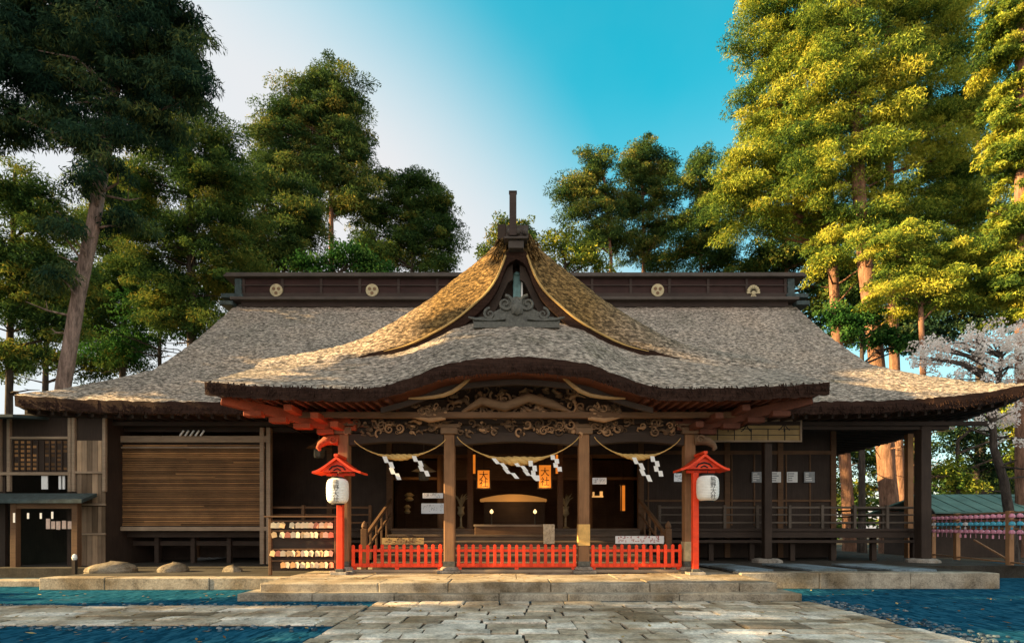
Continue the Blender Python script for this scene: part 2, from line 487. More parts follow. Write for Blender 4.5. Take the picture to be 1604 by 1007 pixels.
# stone steps and platforms
def course(mb, x0, x1, y0, y1, z0, z1, seed, lo=1.4, hi=2.6):
    r = random.Random(seed); x = x0
    while x < x1 - .05:
        w = min(r.uniform(lo, hi), x1 - x)
        if x1 - (x + w) < .6: w = x1 - x
        mb.box(x + .006, x + w - .006, y0 + r.uniform(0, .02), y1, z0, z1 + r.uniform(-.012, .008), 0)
        x += w
st = thing('stone_steps', 'two wide worn stone steps leading up to the red fence', 'steps', (.15, 11.6, 0))
mb = MB(); course(mb, -5.72, 6.03, 11.26, 12.1, 0, .16, 1); mb.build('step', 'stone', st, bevel=.02)
mb = MB(); course(mb, -5.42, 5.70, 11.62, 12.6, .0, .352, 2); mb.build('step', 'stone', st, bevel=.025)
mb = MB()
for i in range(3): course(mb, -5.42, 5.70, 12.61 + i * 1.3, 12.60 + (i + 1) * 1.3, 0, .35, 11 + i)
mb.build('paved_landing', 'stone', st, bevel=.01)
pr = thing('stone_platform', 'long low stone platform edge under the right veranda', 'platform', (9, 14, 0))
mb = MB(); course(mb, 5.72, 12.2, 13.55, 14.1, 0, .40, 21, 1.8, 2.8); mb.build('kerb_stone', 'stone', pr, bevel=.02)
mb = MB(); mb.box(5.72, 12.19, 14.105, 16.5, 0, .375); mb.box(5.0, 16, 16.505, 31, 0, .37); mb.build('packed_earth', 'joint', pr)
for (a, b, c, d) in ((1110, 1165, 880, 897), (1225, 1300, 877, 896)):
    pass
mb = MB()
for x0, x1 in ((5.9, 6.9), (7.9, 9.1), (10.0, 11.2)):
    mb.add([(x0, 14.3, .38), (x1, 14.3, .38), (x1 - .35, 16.4, .40), (x0 - .35, 16.4, .40), (x0, 14.3, .43), (x1, 14.3, .43), (x1 - .35, 16.4, .45), (x0 - .35, 16.4, .45)],
           [(4, 5, 6, 7), (0, 1, 5, 4), (1, 2, 6, 5), (3, 0, 4, 7), (2, 3, 7, 6)], 0)
mb.build('flagstone', stone('bluish flagstone', (.15, .20, .24)), pr, bevel=.01)
pl = thing('stone_platform', 'low mossy stone kerb platform in front of the left screen wall', 'platform', (-9, 14, 0))
mb = MB(); course(mb, -11.6, -5.45, 13.3, 13.8, 0, .31, 31, 1.6, 3.0); mb.build('kerb_stone', 'stone', pl, bevel=.02)
mb = MB(); mb.box(-11.59, -5.46, 13.805, 16.5, 0, .285); mb.box(-16, -5.0, 16.505, 31, 0, .30); mb.build('packed_earth', 'joint', pl)
pz = MB(); course(pz, -20, -11.9, 14.0, 14.6, 0, .16, 33)
solo(pz, 'door_step', 'stone', (-15, 14.3, 0), 'low pale stone step before the dark doorway at far left', 'step', bevel=.02)

# boulders the building stands on
def boulder(name, px, py, Y, w, d, h, label, seed, group=None):
    r = random.Random(seed); b = at(px, py, Y); mb = MB(); n, L = 16, 8
    ph = [r.uniform(0, 6.28) for _ in range(6)]
    o = []
    for i in range(L + 1):
        v = i / L; rr = (1 - v ** 3.2) ** .55 if i < L else .02; z = h * v
        for k in range(n):
            q = 2 * math.pi * k / n
            k_ = 1 + .10 * math.sin(2 * q + ph[0]) + .07 * math.sin(3 * q + ph[1] + 2 * v) + .05 * math.sin(5 * q + ph[2])
            k_ += r.uniform(-.05, .05)
            o.append((b.x + w / 2 * rr * k_ * math.cos(q), b.y + d / 2 * rr * k_ * math.sin(q), z + .30 - .06 + .03 * math.sin(q + ph[3]) * v))
    fs = [(i * n + k, i * n + (k + 1) % n, (i + 1) * n + (k + 1) % n, (i + 1) * n + k) for i in range(L) for k in range(n)]
    fs.append(tuple(range(L * n, L * n + n)))
    mb.add(o, fs)
    return solo(mb, name, 'boulder', (b.x, b.y, .25), label, 'boulder', group, smooth=25)
boulder('boulder', 172, 898, 15.2, 1.25, .9, .34, 'largest tawny boulder below the left end of the slatted screen', 1)
boulder('boulder', 270, 898, 15.4, .75, .6, .30, 'rounded pale boulder below the middle of the slatted screen', 2)
boulder('boulder', 366, 900, 15.4, .5, .45, .22, 'small pale boulder below the right end of the slatted screen', 3)

# ================================================================== SHRINE HALL
BX = .12
H = thing('shrine_hall', 'thatched wooden shrine hall with curved gabled porch and long ridge', 'shrine', (BX, 19, 0))
YE, YR = 16.9, 25.4
XE, XG = 16.1, 13.0
def front(t): return 5.43 + .62 * t + .018 * t * t
def ext(x): return (15.62, .24) if x < BX else (16.1, .62)
def main_top(x, Y):
    ax = abs(x - BX); XE, UP = ext(x)
    t = max(0, min(Y - YE, 2 * YR - YE - Y)); s = max(0, XE - ax)
    z = front(t)
    side = front(s * 1.02)
    if ax > XG - .25:
        z = min(z, side) if ax > XG else z
    up = UP * (min(1, ax / XE)) ** 7 * math.exp(-t / 3.5) + .35 * max(0, 1 - abs(Y - YE - 1) / 14) * 0
    return z + up
def main_bot(x, Y):
    XE, UP = ext(x); ax = abs(x - BX); t = max(0, min(Y - YE, 2 * YR - YE - Y)); s = max(0, XE - ax)
    q = min(t, s)
    up = UP * (min(1, ax / XE)) ** 7 * math.exp(-t / 3.5)
    return 5.06 + .08 * q + up
xs = sorted(set([round(BX - 15.62 + i * .16, 3) for i in range(int(31.7 / .16) + 1)] + [BX + XE, BX - XG, BX + XG, BX - XG - .02, BX + XG + .02]))
ys = [YE + i * .17 for i in range(101)]
def solid(mb, xs, ys, top, bot, mt=0, me=1, mbm=2, wob=.012, r=random.Random(4)):
    nx, ny = len(xs), len(ys)
    vs = [(x, y, top(x, y) + r.uniform(-wob, wob)) for y in ys for x in xs]
    vb = [(x, y + (r.uniform(-.025, .03) if y == ys[0] else 0), min(bot(x, y), top(x, y) - .3) + r.uniform(-.02, .02)) for y in ys for x in xs]
    o = nx * ny
    ft = [(j * nx + i, j * nx + i + 1, (j + 1) * nx + i + 1, (j + 1) * nx + i) for j in range(ny - 1) for i in range(nx - 1)]
    fb = [(o + a, o + d, o + c, o + b) for a, b, c, d in ft]
    mb.add(vs + vb, ft, mt)
    base = len(mb.v) - 2 * o
    def more(fs, mi):
        for f in fs: mb.f.append(tuple(i + base for i in f)); mb.m.append(mi); mb.t.append(.5)
    more(fb, mbm)
    more([(i + 1, i, o + i, o + i + 1) for i in range(nx - 1)], me)
    k = (ny - 1) * nx
    more([(k + i, k + i + 1, o + k + i + 1, o + k + i) for i in range(nx - 1)], me)
    more([(j * nx, (j + 1) * nx, o + (j + 1) * nx, o + j * nx) for j in range(ny - 1)], me)
    more([((j + 1) * nx + nx - 1, j * nx + nx - 1, o + j * nx + nx - 1, o + (j + 1) * nx + nx - 1) for j in range(ny - 1)], me)
mb = MB(); solid(mb, xs, ys, main_top, main_bot, wob=.022)
main_roof = mb.build('main_roof', ['thatch', 'thatch_edge', 'soffit'], H, smooth=40)

# rafters under the main eaves (a part; boards repeat as pattern)
for sg in (-1, 1):
    mb = MB(); x = 7.5
    while x < 15.6:
        X = BX + sg * x
        z0, z1 = main_bot(X, YE + .25), main_bot(X, 20.4)
        mb.bar((X, YE + .25, z0 - .06), (X, 20.5, z1 - .06), .09, .12)
        x += .42
    mb.box(BX + sg * 11.5 - 4, BX + sg * 11.5 + 4, YE + 1.0, YE + 1.16, 4.90, 5.03)
    mb.build('rafters', 'dark', H)
for sg in (-1, 1):
    mb = MB()
    y = YE + .6
    while y < 30:
        xa, xb = BX + sg * (XE - .3), BX + sg * 12
        mb.bar((xa, y, main_bot(xa, y) - .06), (xb, y, main_bot(xb, y) - .06), .09, .12); y += .5
    mb.build('rafters', 'dark', H)

# main ridge
rd = MB()
rd.box(BX - 12.6, BX + 12.6, 25.0, 25.8, 11.7, 12.32)
rd.box(BX - 12.55, BX + 12.55, 25.08, 25.72, 12.32, 13.0, 1)
for k in range(15):
    X = BX - 12.5 + k * 25 / 14
    rd.box(X - .06, X + .06, 25.03, 25.07, 12.30, 13.0, 0)
rd.box(BX - 12.6, BX + 12.6, 25.02, 25.07, 12.66, 12.71, 0)
ridge_o = rd.build('ridge', ['ridge', 'ridge_red'], H)
mb = MB(); mb.box(BX - 13.35, BX + 13.4, 24.85, 25.95, 13.02, 13.12); mb.box(BX - 13.3, BX + 13.35, 24.95, 25.85, 13.125, 13.25)
mb.build('ridge_cap', 'cap', ridge_o, bevel=.02)
mb = MB(); mb.box(BX - 13.0, BX + 13.0, 24.75, 26.05, 11.92, 12.06); mb.build('ridge_sill', 'cap', ridge_o, bevel=.02)
for sg in (-1, 1):
    mb = MB()
    mb.box(BX + sg * 12.75 - .16, BX + sg * 12.75 + .16, 25.0, 25.8, 12.07, 13.0)
    mb.box(BX + sg * 13.0 - .5, BX + sg * 13.0 + .5, 24.9, 25.9, 12.07, 12.27)
    mb.box(BX + sg * 13.2 - .3, BX + sg * 13.2 + .3, 24.8, 26, 11.7, 11.9)
    mb.build('ridge_end', 'bgrey', ridge_o, bevel=.03)
# crests on the ridge
def crest(px, kind):
    c = at(px, 455, 25.0); mb = MB(); n = 20
    def disc(x, z, r, y0, y1, mi, m_=20, rz=None):
        mb.prism([(x + r * math.cos(2 * math.pi * k / m_), z + (rz or r) * math.sin(2 * math.pi * k / m_)) for k in range(m_)], y0, y1, mi)
    if kind == 'round':
        disc(c.x, c.z, .29, 24.96, 25.06, 0)
        for a in range(3):
            q = a * 2.094 + .5; disc(c.x + .13 * math.cos(q), c.z + .13 * math.sin(q), .075, 24.945, 24.958, 1, 10)
        mb.box(c.x - .04, c.x + .04, 24.97, 25.05, c.z - .42, c.z - .28)
    else:
        for a in range(9):
            q = math.pi * (a + .0) / 8; l = .30
            mb.bar((c.x + .06 * math.cos(q), 25.0, c.z - .1 + .06 * math.sin(q)), (c.x + l * math.cos(q), 25.0, c.z - .1 + l * math.sin(q) * 1.15), .10, .06, 0, .5, (0, 1, 0))
        disc(c.x, c.z - .12, .10, 24.95, 25.05, 0, 12)
        for a in (-1, 0, 1): mb.bar((c.x, 25, c.z - .12), (c.x + a * .14, 25, c.z - .36), .06, .06, 0, .5, (0, 1, 0))
    mb.build('crest', ['gold', 'carve'], ridge_o)
for p, k in ((433, 'round'), (583, 'round'), (1030, 'round'), (1180, 'plume')): crest(p, k)

# ---- porch roof with undulating eave
YP, XP = 12.7, 7.32
BUMP = [(0, .76), (.85, .70), (1.72, .57), (2.24, .36), (2.84, .15), (3.54, .0), (9, 0)]
def bump(ax): return max(0, interp(ax, BUMP)) if ax < 3.54 else 0
def slope(ax): return .46 + .21 * (1 - smooth01((ax - 3.0) / 4.4))
def L_top(x, Y):
    ax = abs(x - BX); t = Y - YP
    lift = .16 * (ax / XP) ** 5 * math.exp(-t / 3)
    u = max(0, min(1, t / 1.9))
    return 4.78 + slope(ax) * t + bump(ax) * (1 + .22 * u) + lift
def L_bot(x, Y):
    ax = abs(x - BX); t = Y - YP
    lift = .16 * (ax / XP) ** 5 * math.exp(-t / 3)
    hump = bump(ax) * (1 - smooth01((t - 1.5) / .6)) * .95
    return 4.58 + .035 * t + hump + lift - .13 * (1 - smooth01((ax - 1.2) / 2.6)) * (1 if t < .4 else 0)
xs = [BX - XP + i * (2 * XP / 110) for i in range(111)]
ys = [YP, YP + .05] + [YP + .16 + i * .14 for i in range(37)]
mb = MB(); solid(mb, xs, ys, L_top, L_bot, wob=.018)
porch_roof = mb.build('porch_roof', ['thatch', 'thatch_edge', 'rafter'], H, smooth=40)

mb = MB(); r_ = random.Random(44)
for k in range(900):
    X = BX + r_.uniform(-XP + .03, XP - .03); z = L_bot(X, YP) + r_.uniform(0, .22); y_ = YP - .01
    mb.tube([(X, y_ + .03, z + .04), (X + r_.uniform(-.05, .05), y_ - r_.uniform(.005, .05), z - r_.uniform(.03, .11))], [.016, .007], 3)
mb.build('eave_straw', 'thatch_edge', porch_roof)
mb = MB()
for k in range(1500):
    X = BX + r_.uniform(-15.5, 15.95)
    if abs(X - BX) < 6.6: continue
    z = main_bot(X, YE) + r_.uniform(0, .26)
    mb.tube([(X, YE + .03, z + .04), (X + r_.uniform(-.06, .06), YE - r_.uniform(.005, .06), z - r_.uniform(.03, .12))], [.018, .008], 3)
mb.build('eave_straw', 'thatch_edge', main_roof)

# ---- upper gable roof
EPT = [(0, 9.32), (.28, 9.12), (.48, 8.6), (.74, 8.16), (1.15, 7.76), (1.68, 7.32), (2.35, 6.92), (3.0, 6.62), (3.67, 6.44), (4.4, 6.28), (5.2, 6.05), (6.2, 5.75), (7.3, 5.3)]
SPT = [(0, 10.12), (.35, 10.06), (.72, 9.80), (1.24, 9.34), (1.89, 8.85), (2.53, 8.33), (3.24, 7.86), (3.96, 7.42), (4.72, 7.05), (5.4, 6.86), (6.3, 6.68), (7.3, 6.52)]
YG, YS = 15.0, 16.2
def E(ax): return interp(ax, EPT)
def S(ax): return interp(ax, SPT)
XU = 7.3
xs = [BX - XU + i * (2 * XU / 160) for i in range(161)]
rows = [i / 14 for i in range(15)]
def gz(ax, u):
    e = E(ax)
    if ax > 3.6:                                    # front lip dies into the porch roof
        k = smooth01((ax - 3.6) / 1.6); e = e * (1 - k) + (L_top(BX + ax, YG) - .02) * k
    return e + (S(ax) - e) * math.sin(u * math.pi / 2) ** 1.0
mb = MB(); vs = []; r_ = random.Random(9)
ysU = [YG + (YS - YG) * u for u in rows] + [16.6, 17.4, 18.4, 19.6, 21, 22.4, 23.7]
for j, y in enumerate(ysU):
    u = min(1, (y - YG) / (YS - YG))
    for x in xs: vs.append((x, y, gz(abs(x - BX), u) + r_.uniform(-.022, .022)))
nx, ny = len(xs), len(ysU); o = nx * ny
fs = [(j * nx + i, j * nx + i + 1, (j + 1) * nx + i + 1, (j + 1) * nx + i) for j in range(ny - 1) for i in range(nx - 1)]
mb.add(vs, fs, 0)
# front lip: thick cut edge, then underside back to the gable wall
lip = []; lip2 = []; lip3 = []
for x in xs:
    ax = abs(x - BX); th = .34 * (1 - smooth01((ax - 3.2) / 1.4)) + .02
    z = gz(ax, 0)
    lip.append((x, YG, z)); lip2.append((x * .985 + BX * .015, YG + .02, z - th)); lip3.append((x * .985 + BX * .015, YG + .9, z - th + .03))
n = nx
mb.add(lip + lip2 + lip3, [(i + 1, i, n + i, n + i + 1) for i in range(n - 1)] + [(n + i + 1, n + i, 2 * n + i, 2 * n + i + 1) for i in range(n - 1)], 1)
for a in (0, nx - 1):
    vs2 = [vs[j * nx + a] for j in range(ny)]; vs3 = [(x, y, 4.75) for x, y, z in vs2]
    m_ = len(vs2)
    mb.add(vs2 + vs3, [(j, j + 1, m_ + j + 1, m_ + j) for j in range(m_ - 1)], 1)
gable = mb.build('gable_roof', ['thatch_brown', 'thatch_edge'], H, smooth=50)
# barge boards, following the edge curve
for sg in (-1, 1):
    a, b, c = [], [], []
    for i in range(26):
        ax = .10 + i * (3.5 / 25)
        a.append((BX + sg * ax, E(ax) - .36)); b.append((BX + sg * ax * .97, E(ax) - .36 - .42 * (1 - .55 * i / 25)))
        c.append((BX + sg * ax * .985, E(ax) - .34))
    mb = MB(); mb.strip(a, b, YG + .22, YG + .32); mb.build('barge_board', 'dark', H)
for sg in (-1, 1):  # added trim along the thatch edge, coloured as its sunlit gold line
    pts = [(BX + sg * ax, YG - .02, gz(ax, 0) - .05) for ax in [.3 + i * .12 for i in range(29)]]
    mb = MB(); mb.tube(pts, [.032] * 20 + [.032 - .003 * i for i in range(9)], 6); mb.build('sunlit_edge_line', wood('sunlit edge straw', (.55, .36, .13), 'x'), H, smooth=60)
# gable wall behind
poly = [(BX + sx, E(abs(sx)) - .30) for sx in [-3.6 + i * .2 for i in range(37)]]
poly = poly + [(BX + 3.6, 5.6), (BX - 3.6, 5.6)]
mb = MB(); mb.prism(poly, YG + .62, YG + .74)
for k in range(-7, 8):
    X = BX + k * .34
    mb.box(X - .03, X + .03, YG + .58, YG + .615, 6.2, max(6.3, E(abs(k * .34)) - .45))
gw = mb.build('gable_wall', 'dark_v', H)
mb = MB(); mb.box(BX - .09, BX + .13, YG + .46, YG + .56, 7.95, 8.72); mb.lathe((BX + .02, YG + .51, 8.70), [(.11, 0), (.10, .07), (.05, .12), (.01, .14)], 12)
mb.build('gable_pendant', 'copper', H, bevel=.02)
mb = MB(); mb.bar((BX + .16, YG + .44, 7.6), (BX + .16, YG + .44, 8.5), .05, .05); mb.build('pendant_rod', 'paper', H)

# ridge of the gable, with its tall end post
gr = MB()
gr.box(BX - .36, BX + .36, YG + .9, 23.6, 9.98, 10.16)
gr.box(BX - .24, BX + .28, YG + 1.2, 23.6, 10.165, 10.40)
gro = gr.build('gable_ridge', 'ridge', H, bevel=.02)
mb = MB()
mb.box(BX - .34, BX + .30, YG - .3, YG + .6, 9.36, 9.42)
mb.box(BX - .22, BX + .20, YG - .22, YG + .5, 9.14, 9.355)
mb.box(BX - .27, BX + .33, YG - .16, YG + .2, 9.445, 9.80)
for k in (-1, 0, 1): mb.lathe((BX + .03 + k * .2, YG - .18, 9.50), [(.02, 0), (.07, .03), (.09, .1), (.06, .18), (.02, .2)], 10)
mb.build('ridge_end', 'cap', gro, bevel=.02)
mb = MB(); r_ = random.Random(31)
for k in range(520):
    a_ = r_.uniform(-1.25, 1.25); rr_ = r_.uniform(.34, .62)
    x_, z_ = BX + math.sin(a_) * rr_ * 1.15, 9.20 + math.cos(a_) * rr_ - abs(a_) * .12; y_ = r_.uniform(YG - .06, YG + 1.1)
    mb.tube([(x_, y_, z_), (x_ + math.sin(a_) * .12 + r_.uniform(-.05, .05), y_ - r_.uniform(0, .12), z_ - .12 - r_.uniform(0, .2))], [.026, .012], 4)
mb.build('straw_cap', 'thatch_brown', gro)
mb = MB(); mb.box(BX - .19, BX + .0, YG - .30, YG - .165, 9.445, 10.62); mb.box(BX - .205, BX + .015, YG - .315, YG - .15, 10.62, 10.65)
mb.build('end_post', 'ridge', gro, bevel=.012)
mb = MB(); mb.box(BX - .52, BX - .275, YG - .1, YG + .25, 9.445, 9.86); mb.build('ridge_block', 'dark', gro, bevel=.02)

# ornament on the porch ridge: scrolled tile with wings
orn = MB()
c = Vector((BX, 14.75, 0))
base_z = L_top(BX, 14.75) - .05
prof = [(a_, b_ * .84) for a_, b_ in [(-1.12, 0), (-1.18, .10), (-1.0, .20), (-.8, .22), (-.62, .36), (-.45, .46), (-.36, .66), (-.2, .80), (0, .86),
        (.2, .80), (.36, .66), (.45, .46), (.62, .36), (.8, .22), (1.0, .20), (1.18, .10), (1.12, 0)]]
orn.prism([(BX + a, base_z + b) for a, b in prof], 14.62, 14.9)
def spiral(mb, cx, cz, r, y, turns=1.6, sgn=1, th=.045, mi=0, tint=.5, a0=0, n=26):
    pts = []
    for i in range(n):
        q = i / (n - 1); a = a0 + sgn * q * turns * 2 * math.pi; rr = r * (1 - .85 * q)
        pts.append((cx + rr * math.cos(a), y, cz + rr * math.sin(a)))
    mb.tube(pts, [th * (1 - .5 * i / (n - 1)) for i in range(n)], 6, mi, tint)
for sg in (-1, 1):
    spiral(orn, BX + sg * .30, base_z + .52, .22, 14.60, 1.5, sg, .05, 0, .5, 1.57)
    spiral(orn, BX + sg * .72, base_z + .24, .16, 14.60, 1.4, -sg, .045, 0, .5, 1.57)
    orn.tube([(BX + sg * .3, 14.6, base_z + .12), (BX + sg * .7, 14.6, base_z + .07), (BX + sg * 1.1, 14.6, base_z + .10), (BX + sg * 1.3, 14.6, base_z + .16)], [.06, .06, .05, .02], 6)
orn.lathe((BX + .02, 14.6, base_z + .2), [(.02, 0), (.14, .05), (.18, .2), (.12, .36), (.02, .44)], 12, 0, .5, .4)
orn.box(BX - 1.15, BX + 1.15, 14.5, 15.0, base_z - .16, base_z - .002)
orn.build('ridge_ornament', 'bronze', H, smooth=40)

# ---- porch eave trim: karahafu barge board, gilt arcs, soffit beams
def kara(ax): return 4.36 + bump(ax) * .94
for sg in (-1, 1):
    a, b = [], []
    for i in range(30):
        ax = .0 + i * 3.3 / 29
        a.append((BX + sg * ax, kara(ax) + .06)); b.append((BX + sg * ax, kara(ax) - .07))
    mb = MB(); mb.strip(a, b, YP + .45, YP + .55); mb.build('eave_board', 'dark', H)
    pts = []
    for i in range(14):
        ax = 1.55 + i * 1.75 / 13
        pts.append((BX + sg * ax, YP + .20, kara(ax) - .30 + .05 * math.sin(i)))
    pts = [(BX + sg * a, YP + .42, z) for a, z in ((1.12, 5.16), (1.24, 5.06), (1.38, 4.94), (1.55, 4.82), (1.78, 4.73), (2.05, 4.685), (2.35, 4.66), (2.62, 4.655))]
    mb = MB(); mb.tube(pts, [.035, .05, .055, .055, .05, .045, .035, .02], 6); mb.build('curved_rib', plain('golden carved rib', (.34, .21, .09), .6), H)
# purlins of the porch
mb = MB()
mb.box(BX - 5.6, BX + 5.6, YP + .95, YP + 1.10, 4.30, 4.44)
mb.build('eave_beam', 'brown', H)
for sg in (-1, 1):
    mb = MB(); x = 3.1
    while x < 7.1:
        X = BX + sg * x
        mb.bar((X, YP + .12, L_bot(X, YP + .12) - .05), (X, 17.0, L_bot(X, 17.0) - .05), .08, .10)
        x += .24
    mb.build('porch_rafters', 'rafter', H)
# brackets in the left and right corners of the porch
for sg in (-1, 1):
    for q, (dx, z, w) in enumerate(((4.55, 4.05, .8), (4.95, 4.22, 1.3), (5.5, 4.36, 1.6))):
        mb = MB()
        mb.box(BX + sg * dx - w / 2, BX + sg * dx + w / 2, YF - .12 if False else 14.02, 14.30, z, z + .14)
        mb.box(BX + sg * dx - .1, BX + sg * dx + .1, 13.5 - .25 * q, 15.2, z - .02, z + .135)
        for e in (-1, 0, 1):
            mb.box(BX + sg * dx + e * w * .42 - .1, BX + sg * dx + e * w * .42 + .1, 14.03, 14.29, z + .141, z + .24)
        mb.build('bracket', 'sunlit_red_wood' if sg < 0 else 'rafter', H, bevel=.02)  # left corner redder than the right: sunset light put into the timber colour
    # curling nosing carved like an elephant trunk
    mb = MB()
    pts = [(BX + sg * a, 14.1, z) for a, z in ((4.6, 3.80), (4.8, 3.82), (4.97, 3.78), (5.10, 3.69), (5.15, 3.60), (5.10, 3.54))]
    mb.tube(pts, [.15, .14, .12, .09, .07, .04], 8)
    spiral(mb, BX + sg * 4.72, 3.80, .11, 13.95, 1.4, sg, .03)
    mb.build('beam_nosing', 'sunlit_red_wood' if sg < 0 else 'carve', H, smooth=50)

for sg in (-1, 1):
    mb = MB(); mb.bar((BX + sg * 7.05, 12.95, 4.60), (BX + sg * 4.55, 14.25, 4.10), .20, .26)
    for q in range(4):
        k = .25 + q * .2; px_, py_, pz_ = BX + sg * (7.05 - 2.5 * k), 12.95 + 1.3 * k, 4.60 - .5 * k
        mb.box(px_ - .22, px_ + .22, py_ - .12, py_ + .12, pz_ - .24, pz_ - .10)
    mb.build('hip_rafter', 'sunlit_red_wood' if sg < 0 else 'rafter', H, bevel=.02)
# ---- porch posts
YF = 14.2
PX = (-4.5, -1.75, 1.75, 4.5)
for i, dx in enumerate(PX):
    X = BX + dx
    mb = MB(); w = .14
    mb.box(X - w, X + w, YF - w, YF + w, .52, 3.95)
    p = mb.build('porch_post', 'post', H, bevel=.025)
    mb = MB(); mb.box(X - .30, X + .30, YF - .30, YF + .30, .352, .43); mb.lathe((X, YF, .432), [(.27, 0), (.25, .04), (.20, .09)], 14)
    mb.build('base_stone', 'base', p, bevel=.02)
    mb = MB(); mb.box(X - w - .012, X + w + .012, YF - w - .012, YF + w + .012, .53, .66); mb.build('base_shoe', 'bronze', p)
    mb = MB(); mb.box(X - .22, X + .22, YF - .20, YF + .20, 3.952, 4.12); mb.box(X - .30, X + .30, YF - .18, YF + .18, 4.122, 4.22)
    mb.build('post_capital', 'carve', p, bevel=.02)
mb = MB(); X = BX + PX[2]; mb.box(X - .15, X + .15, YF - .152, YF + .152, 1.07, 1.62); mb.build('sunlit_post_patch', plain('sunlit post wood', (.62, .38, .12), .5), H)  # sun patch on the post, put in as a golden panel
mb = MB(); X = BX + PX[3]; mb.box(X - .15, X + .15, YF - .152, YF + .152, .67, 1.17); mb.build('sunlit_post_patch', 'gold', H)  # sun on the post foot, put in as a gilt panel

# ---- rainbow beams and carvings between the posts
bm_ = MB()
for a, b in zip(PX[:-1], PX[1:]):
    n = 14; lo, hi = [], []
    for i in range(n + 1):
        q = i / n; x = BX + a + .15 + (b - a - .3) * q; arch = .10 * math.sin(math.pi * q)
        lo.append((x, 3.66 + arch)); hi.append((x, 3.96 + arch * .6))
    bm_.strip(hi, lo, YF - .12, YF + .12)
bm_.box(BX - 4.9, BX + 4.9, YF - .10, YF + .10, 4.225, 4.40)
bm_.box(BX - 4.8, BX + 4.8, YF - .06, YF + .06, 4.0, 4.2)
bm_.box(BX - 4.7, BX + 4.7, YF + .0, YF + .16, 4.41, 4.9)
bm_.box(BX - 2.3, BX + 2.3, YF + .01, YF + .15, 4.91, 5.9)
bm_.build('rainbow_beam', 'dark', H, bevel=.015)
def carving(mb, x0, x1, z0, z1, y, n, seed, smin=.05, smax=.14):
    r = random.Random(seed)
    for _ in range(n):
        x, z = r.uniform(x0, x1), r.uniform(z0, z1); s = r.uniform(smin, smax); tn = r.choice([.12, .2, .3, .45, .6, .85, 1.0])
        k = r.random()
        if k < .45:
            spiral(mb, x, z, s, y - r.uniform(0, .06), r.uniform(.8, 1.5), r.choice([-1, 1]), s * .24, 0, tn, r.uniform(0, 6.28), 14)
        elif k < .8:
            a = r.uniform(0, 6.28); pts = []
            for i in range(6):
                pts.append((x + math.cos(a) * s * i * .5, y - .05 * math.sin(i), z + math.sin(a) * s * i * .3)); a += r.uniform(-.6, .6)
            mb.tube(pts, [s * .3, s * .34, s * .3, s * .24, s * .16, s * .05], 6, 0, tn)
        else:
            mb.lathe((x, y, z - s * .5), [(.01, 0), (s * .5, s * .2), (s * .6, s * .5), (s * .4, s * .85), (.01, s)], 8, 0, tn, .6)
mb = MB()
carving(mb, BX - 1.6, BX + 1.6, 3.98, 4.28, YF - .14, 80, 1); mb.build('beam_carving', 'carve', H, smooth=60)
mb = MB(); carving(mb, BX - 4.4, BX - 1.9, 3.98, 4.3, YF - .14, 60, 2); mb.build('beam_carving', 'carve', H, smooth=60)
mb = MB(); carving(mb, BX + 1.9, BX + 4.4, 3.98, 4.3, YF - .14, 60, 3); mb.build('beam_carving', 'carve', H, smooth=60)
mb = MB(); carving(mb, BX - 1.7, BX + 1.7, 4.46, 5.15, YF - .12, 110, 4, .06, .18)
mb.tube([(BX - 1.4, YF - .25, 4.5), (BX - .9, YF - .3, 4.78), (BX - .3, YF - .3, 4.62), (BX + .3, YF - .3, 4.86), (BX + .9, YF - .3, 4.7), (BX + 1.4, YF - .25, 4.5)], [.04, .12, .13, .13, .12, .03], 8, 0, .6)
mb.build('dragon_carving', 'carve', H, smooth=60)
for sg in (-1, 1):
    mb = MB(); carving(mb, BX + sg * 2.2 - .4, BX + sg * 2.2 + .4, 4.36, 4.62, YF - .5, 40, 6 + sg, .05, .12)
    mb.tube([(BX + sg * 1.8, YF - .5, 4.30), (BX + sg * 2.2, YF - .52, 4.24), (BX + sg * 2.7, YF - .5, 4.34)], [.05, .07, .02], 6, 0, .9)
    mb.build('scroll_carving', 'carve', H, smooth=60)

# ---- walls, floor, veranda
YV, YW, FL = 18.6, 20.5, 1.5
mb = MB()
for a, b in ((-12, -4.75), (4.75, 12)):
    mb.box(BX + a, BX + b, YW, YW + .15, .40, 5.2)
mb.box(BX - 4.75, BX + 4.75, YW, YW + .15, 4.3, 5.4); mb.box(BX - 14.5, BX - 12.1, YW, YW + .15, .3, 5.2)
mb.box(BX - 12, BX - 11.85, YW + .155, 30, .4, 5.2); mb.box(BX + 11.85, BX + 12, YW + .155, 30, .4, 5.2)
mb.box(BX - 12, BX + 12, 30.005, 30.15, .4, 5.2)
mb.build('wall', 'dark_v', H)
mb = MB(); mb.box(BX - 11.8, BX + 11.8, YW + .16, 29.9, 5.0, 5.1); mb.build('ceiling', 'dark', H)
mb = MB(); mb.box(BX - 11.8, BX + 11.8, YW + .16, 30, FL - .12, FL); mb.build('floor', 'brown', H)
for X in (-12, -9.4, -7.0, -4.75, -1.7, 1.7, 4.75, 8.0, 10.0, 12):
    mb = MB(); mb.box(BX + X - .10, BX + X + .10, YW - .06, YW + .2, .4, 5.15); mb.build('wall_post', 'brown', H)
# framed door panels of the right hand front wall
mb = MB()
for X0 in (5.0, 6.55, 8.15, 9.0, 10.2, 11.1):
    mb.box(BX + X0, BX + X0 + .05, YW - .035, YW - .004, FL + .1, 4.3)
mb.box(BX + 4.9, BX + 11.9, YW - .05, YW - .038, 4.28, 4.42); mb.box(BX + 4.9, BX + 11.9, YW - .05, YW - .038, 2.5, 2.58)
mb.build('door_frames', 'brown', H)
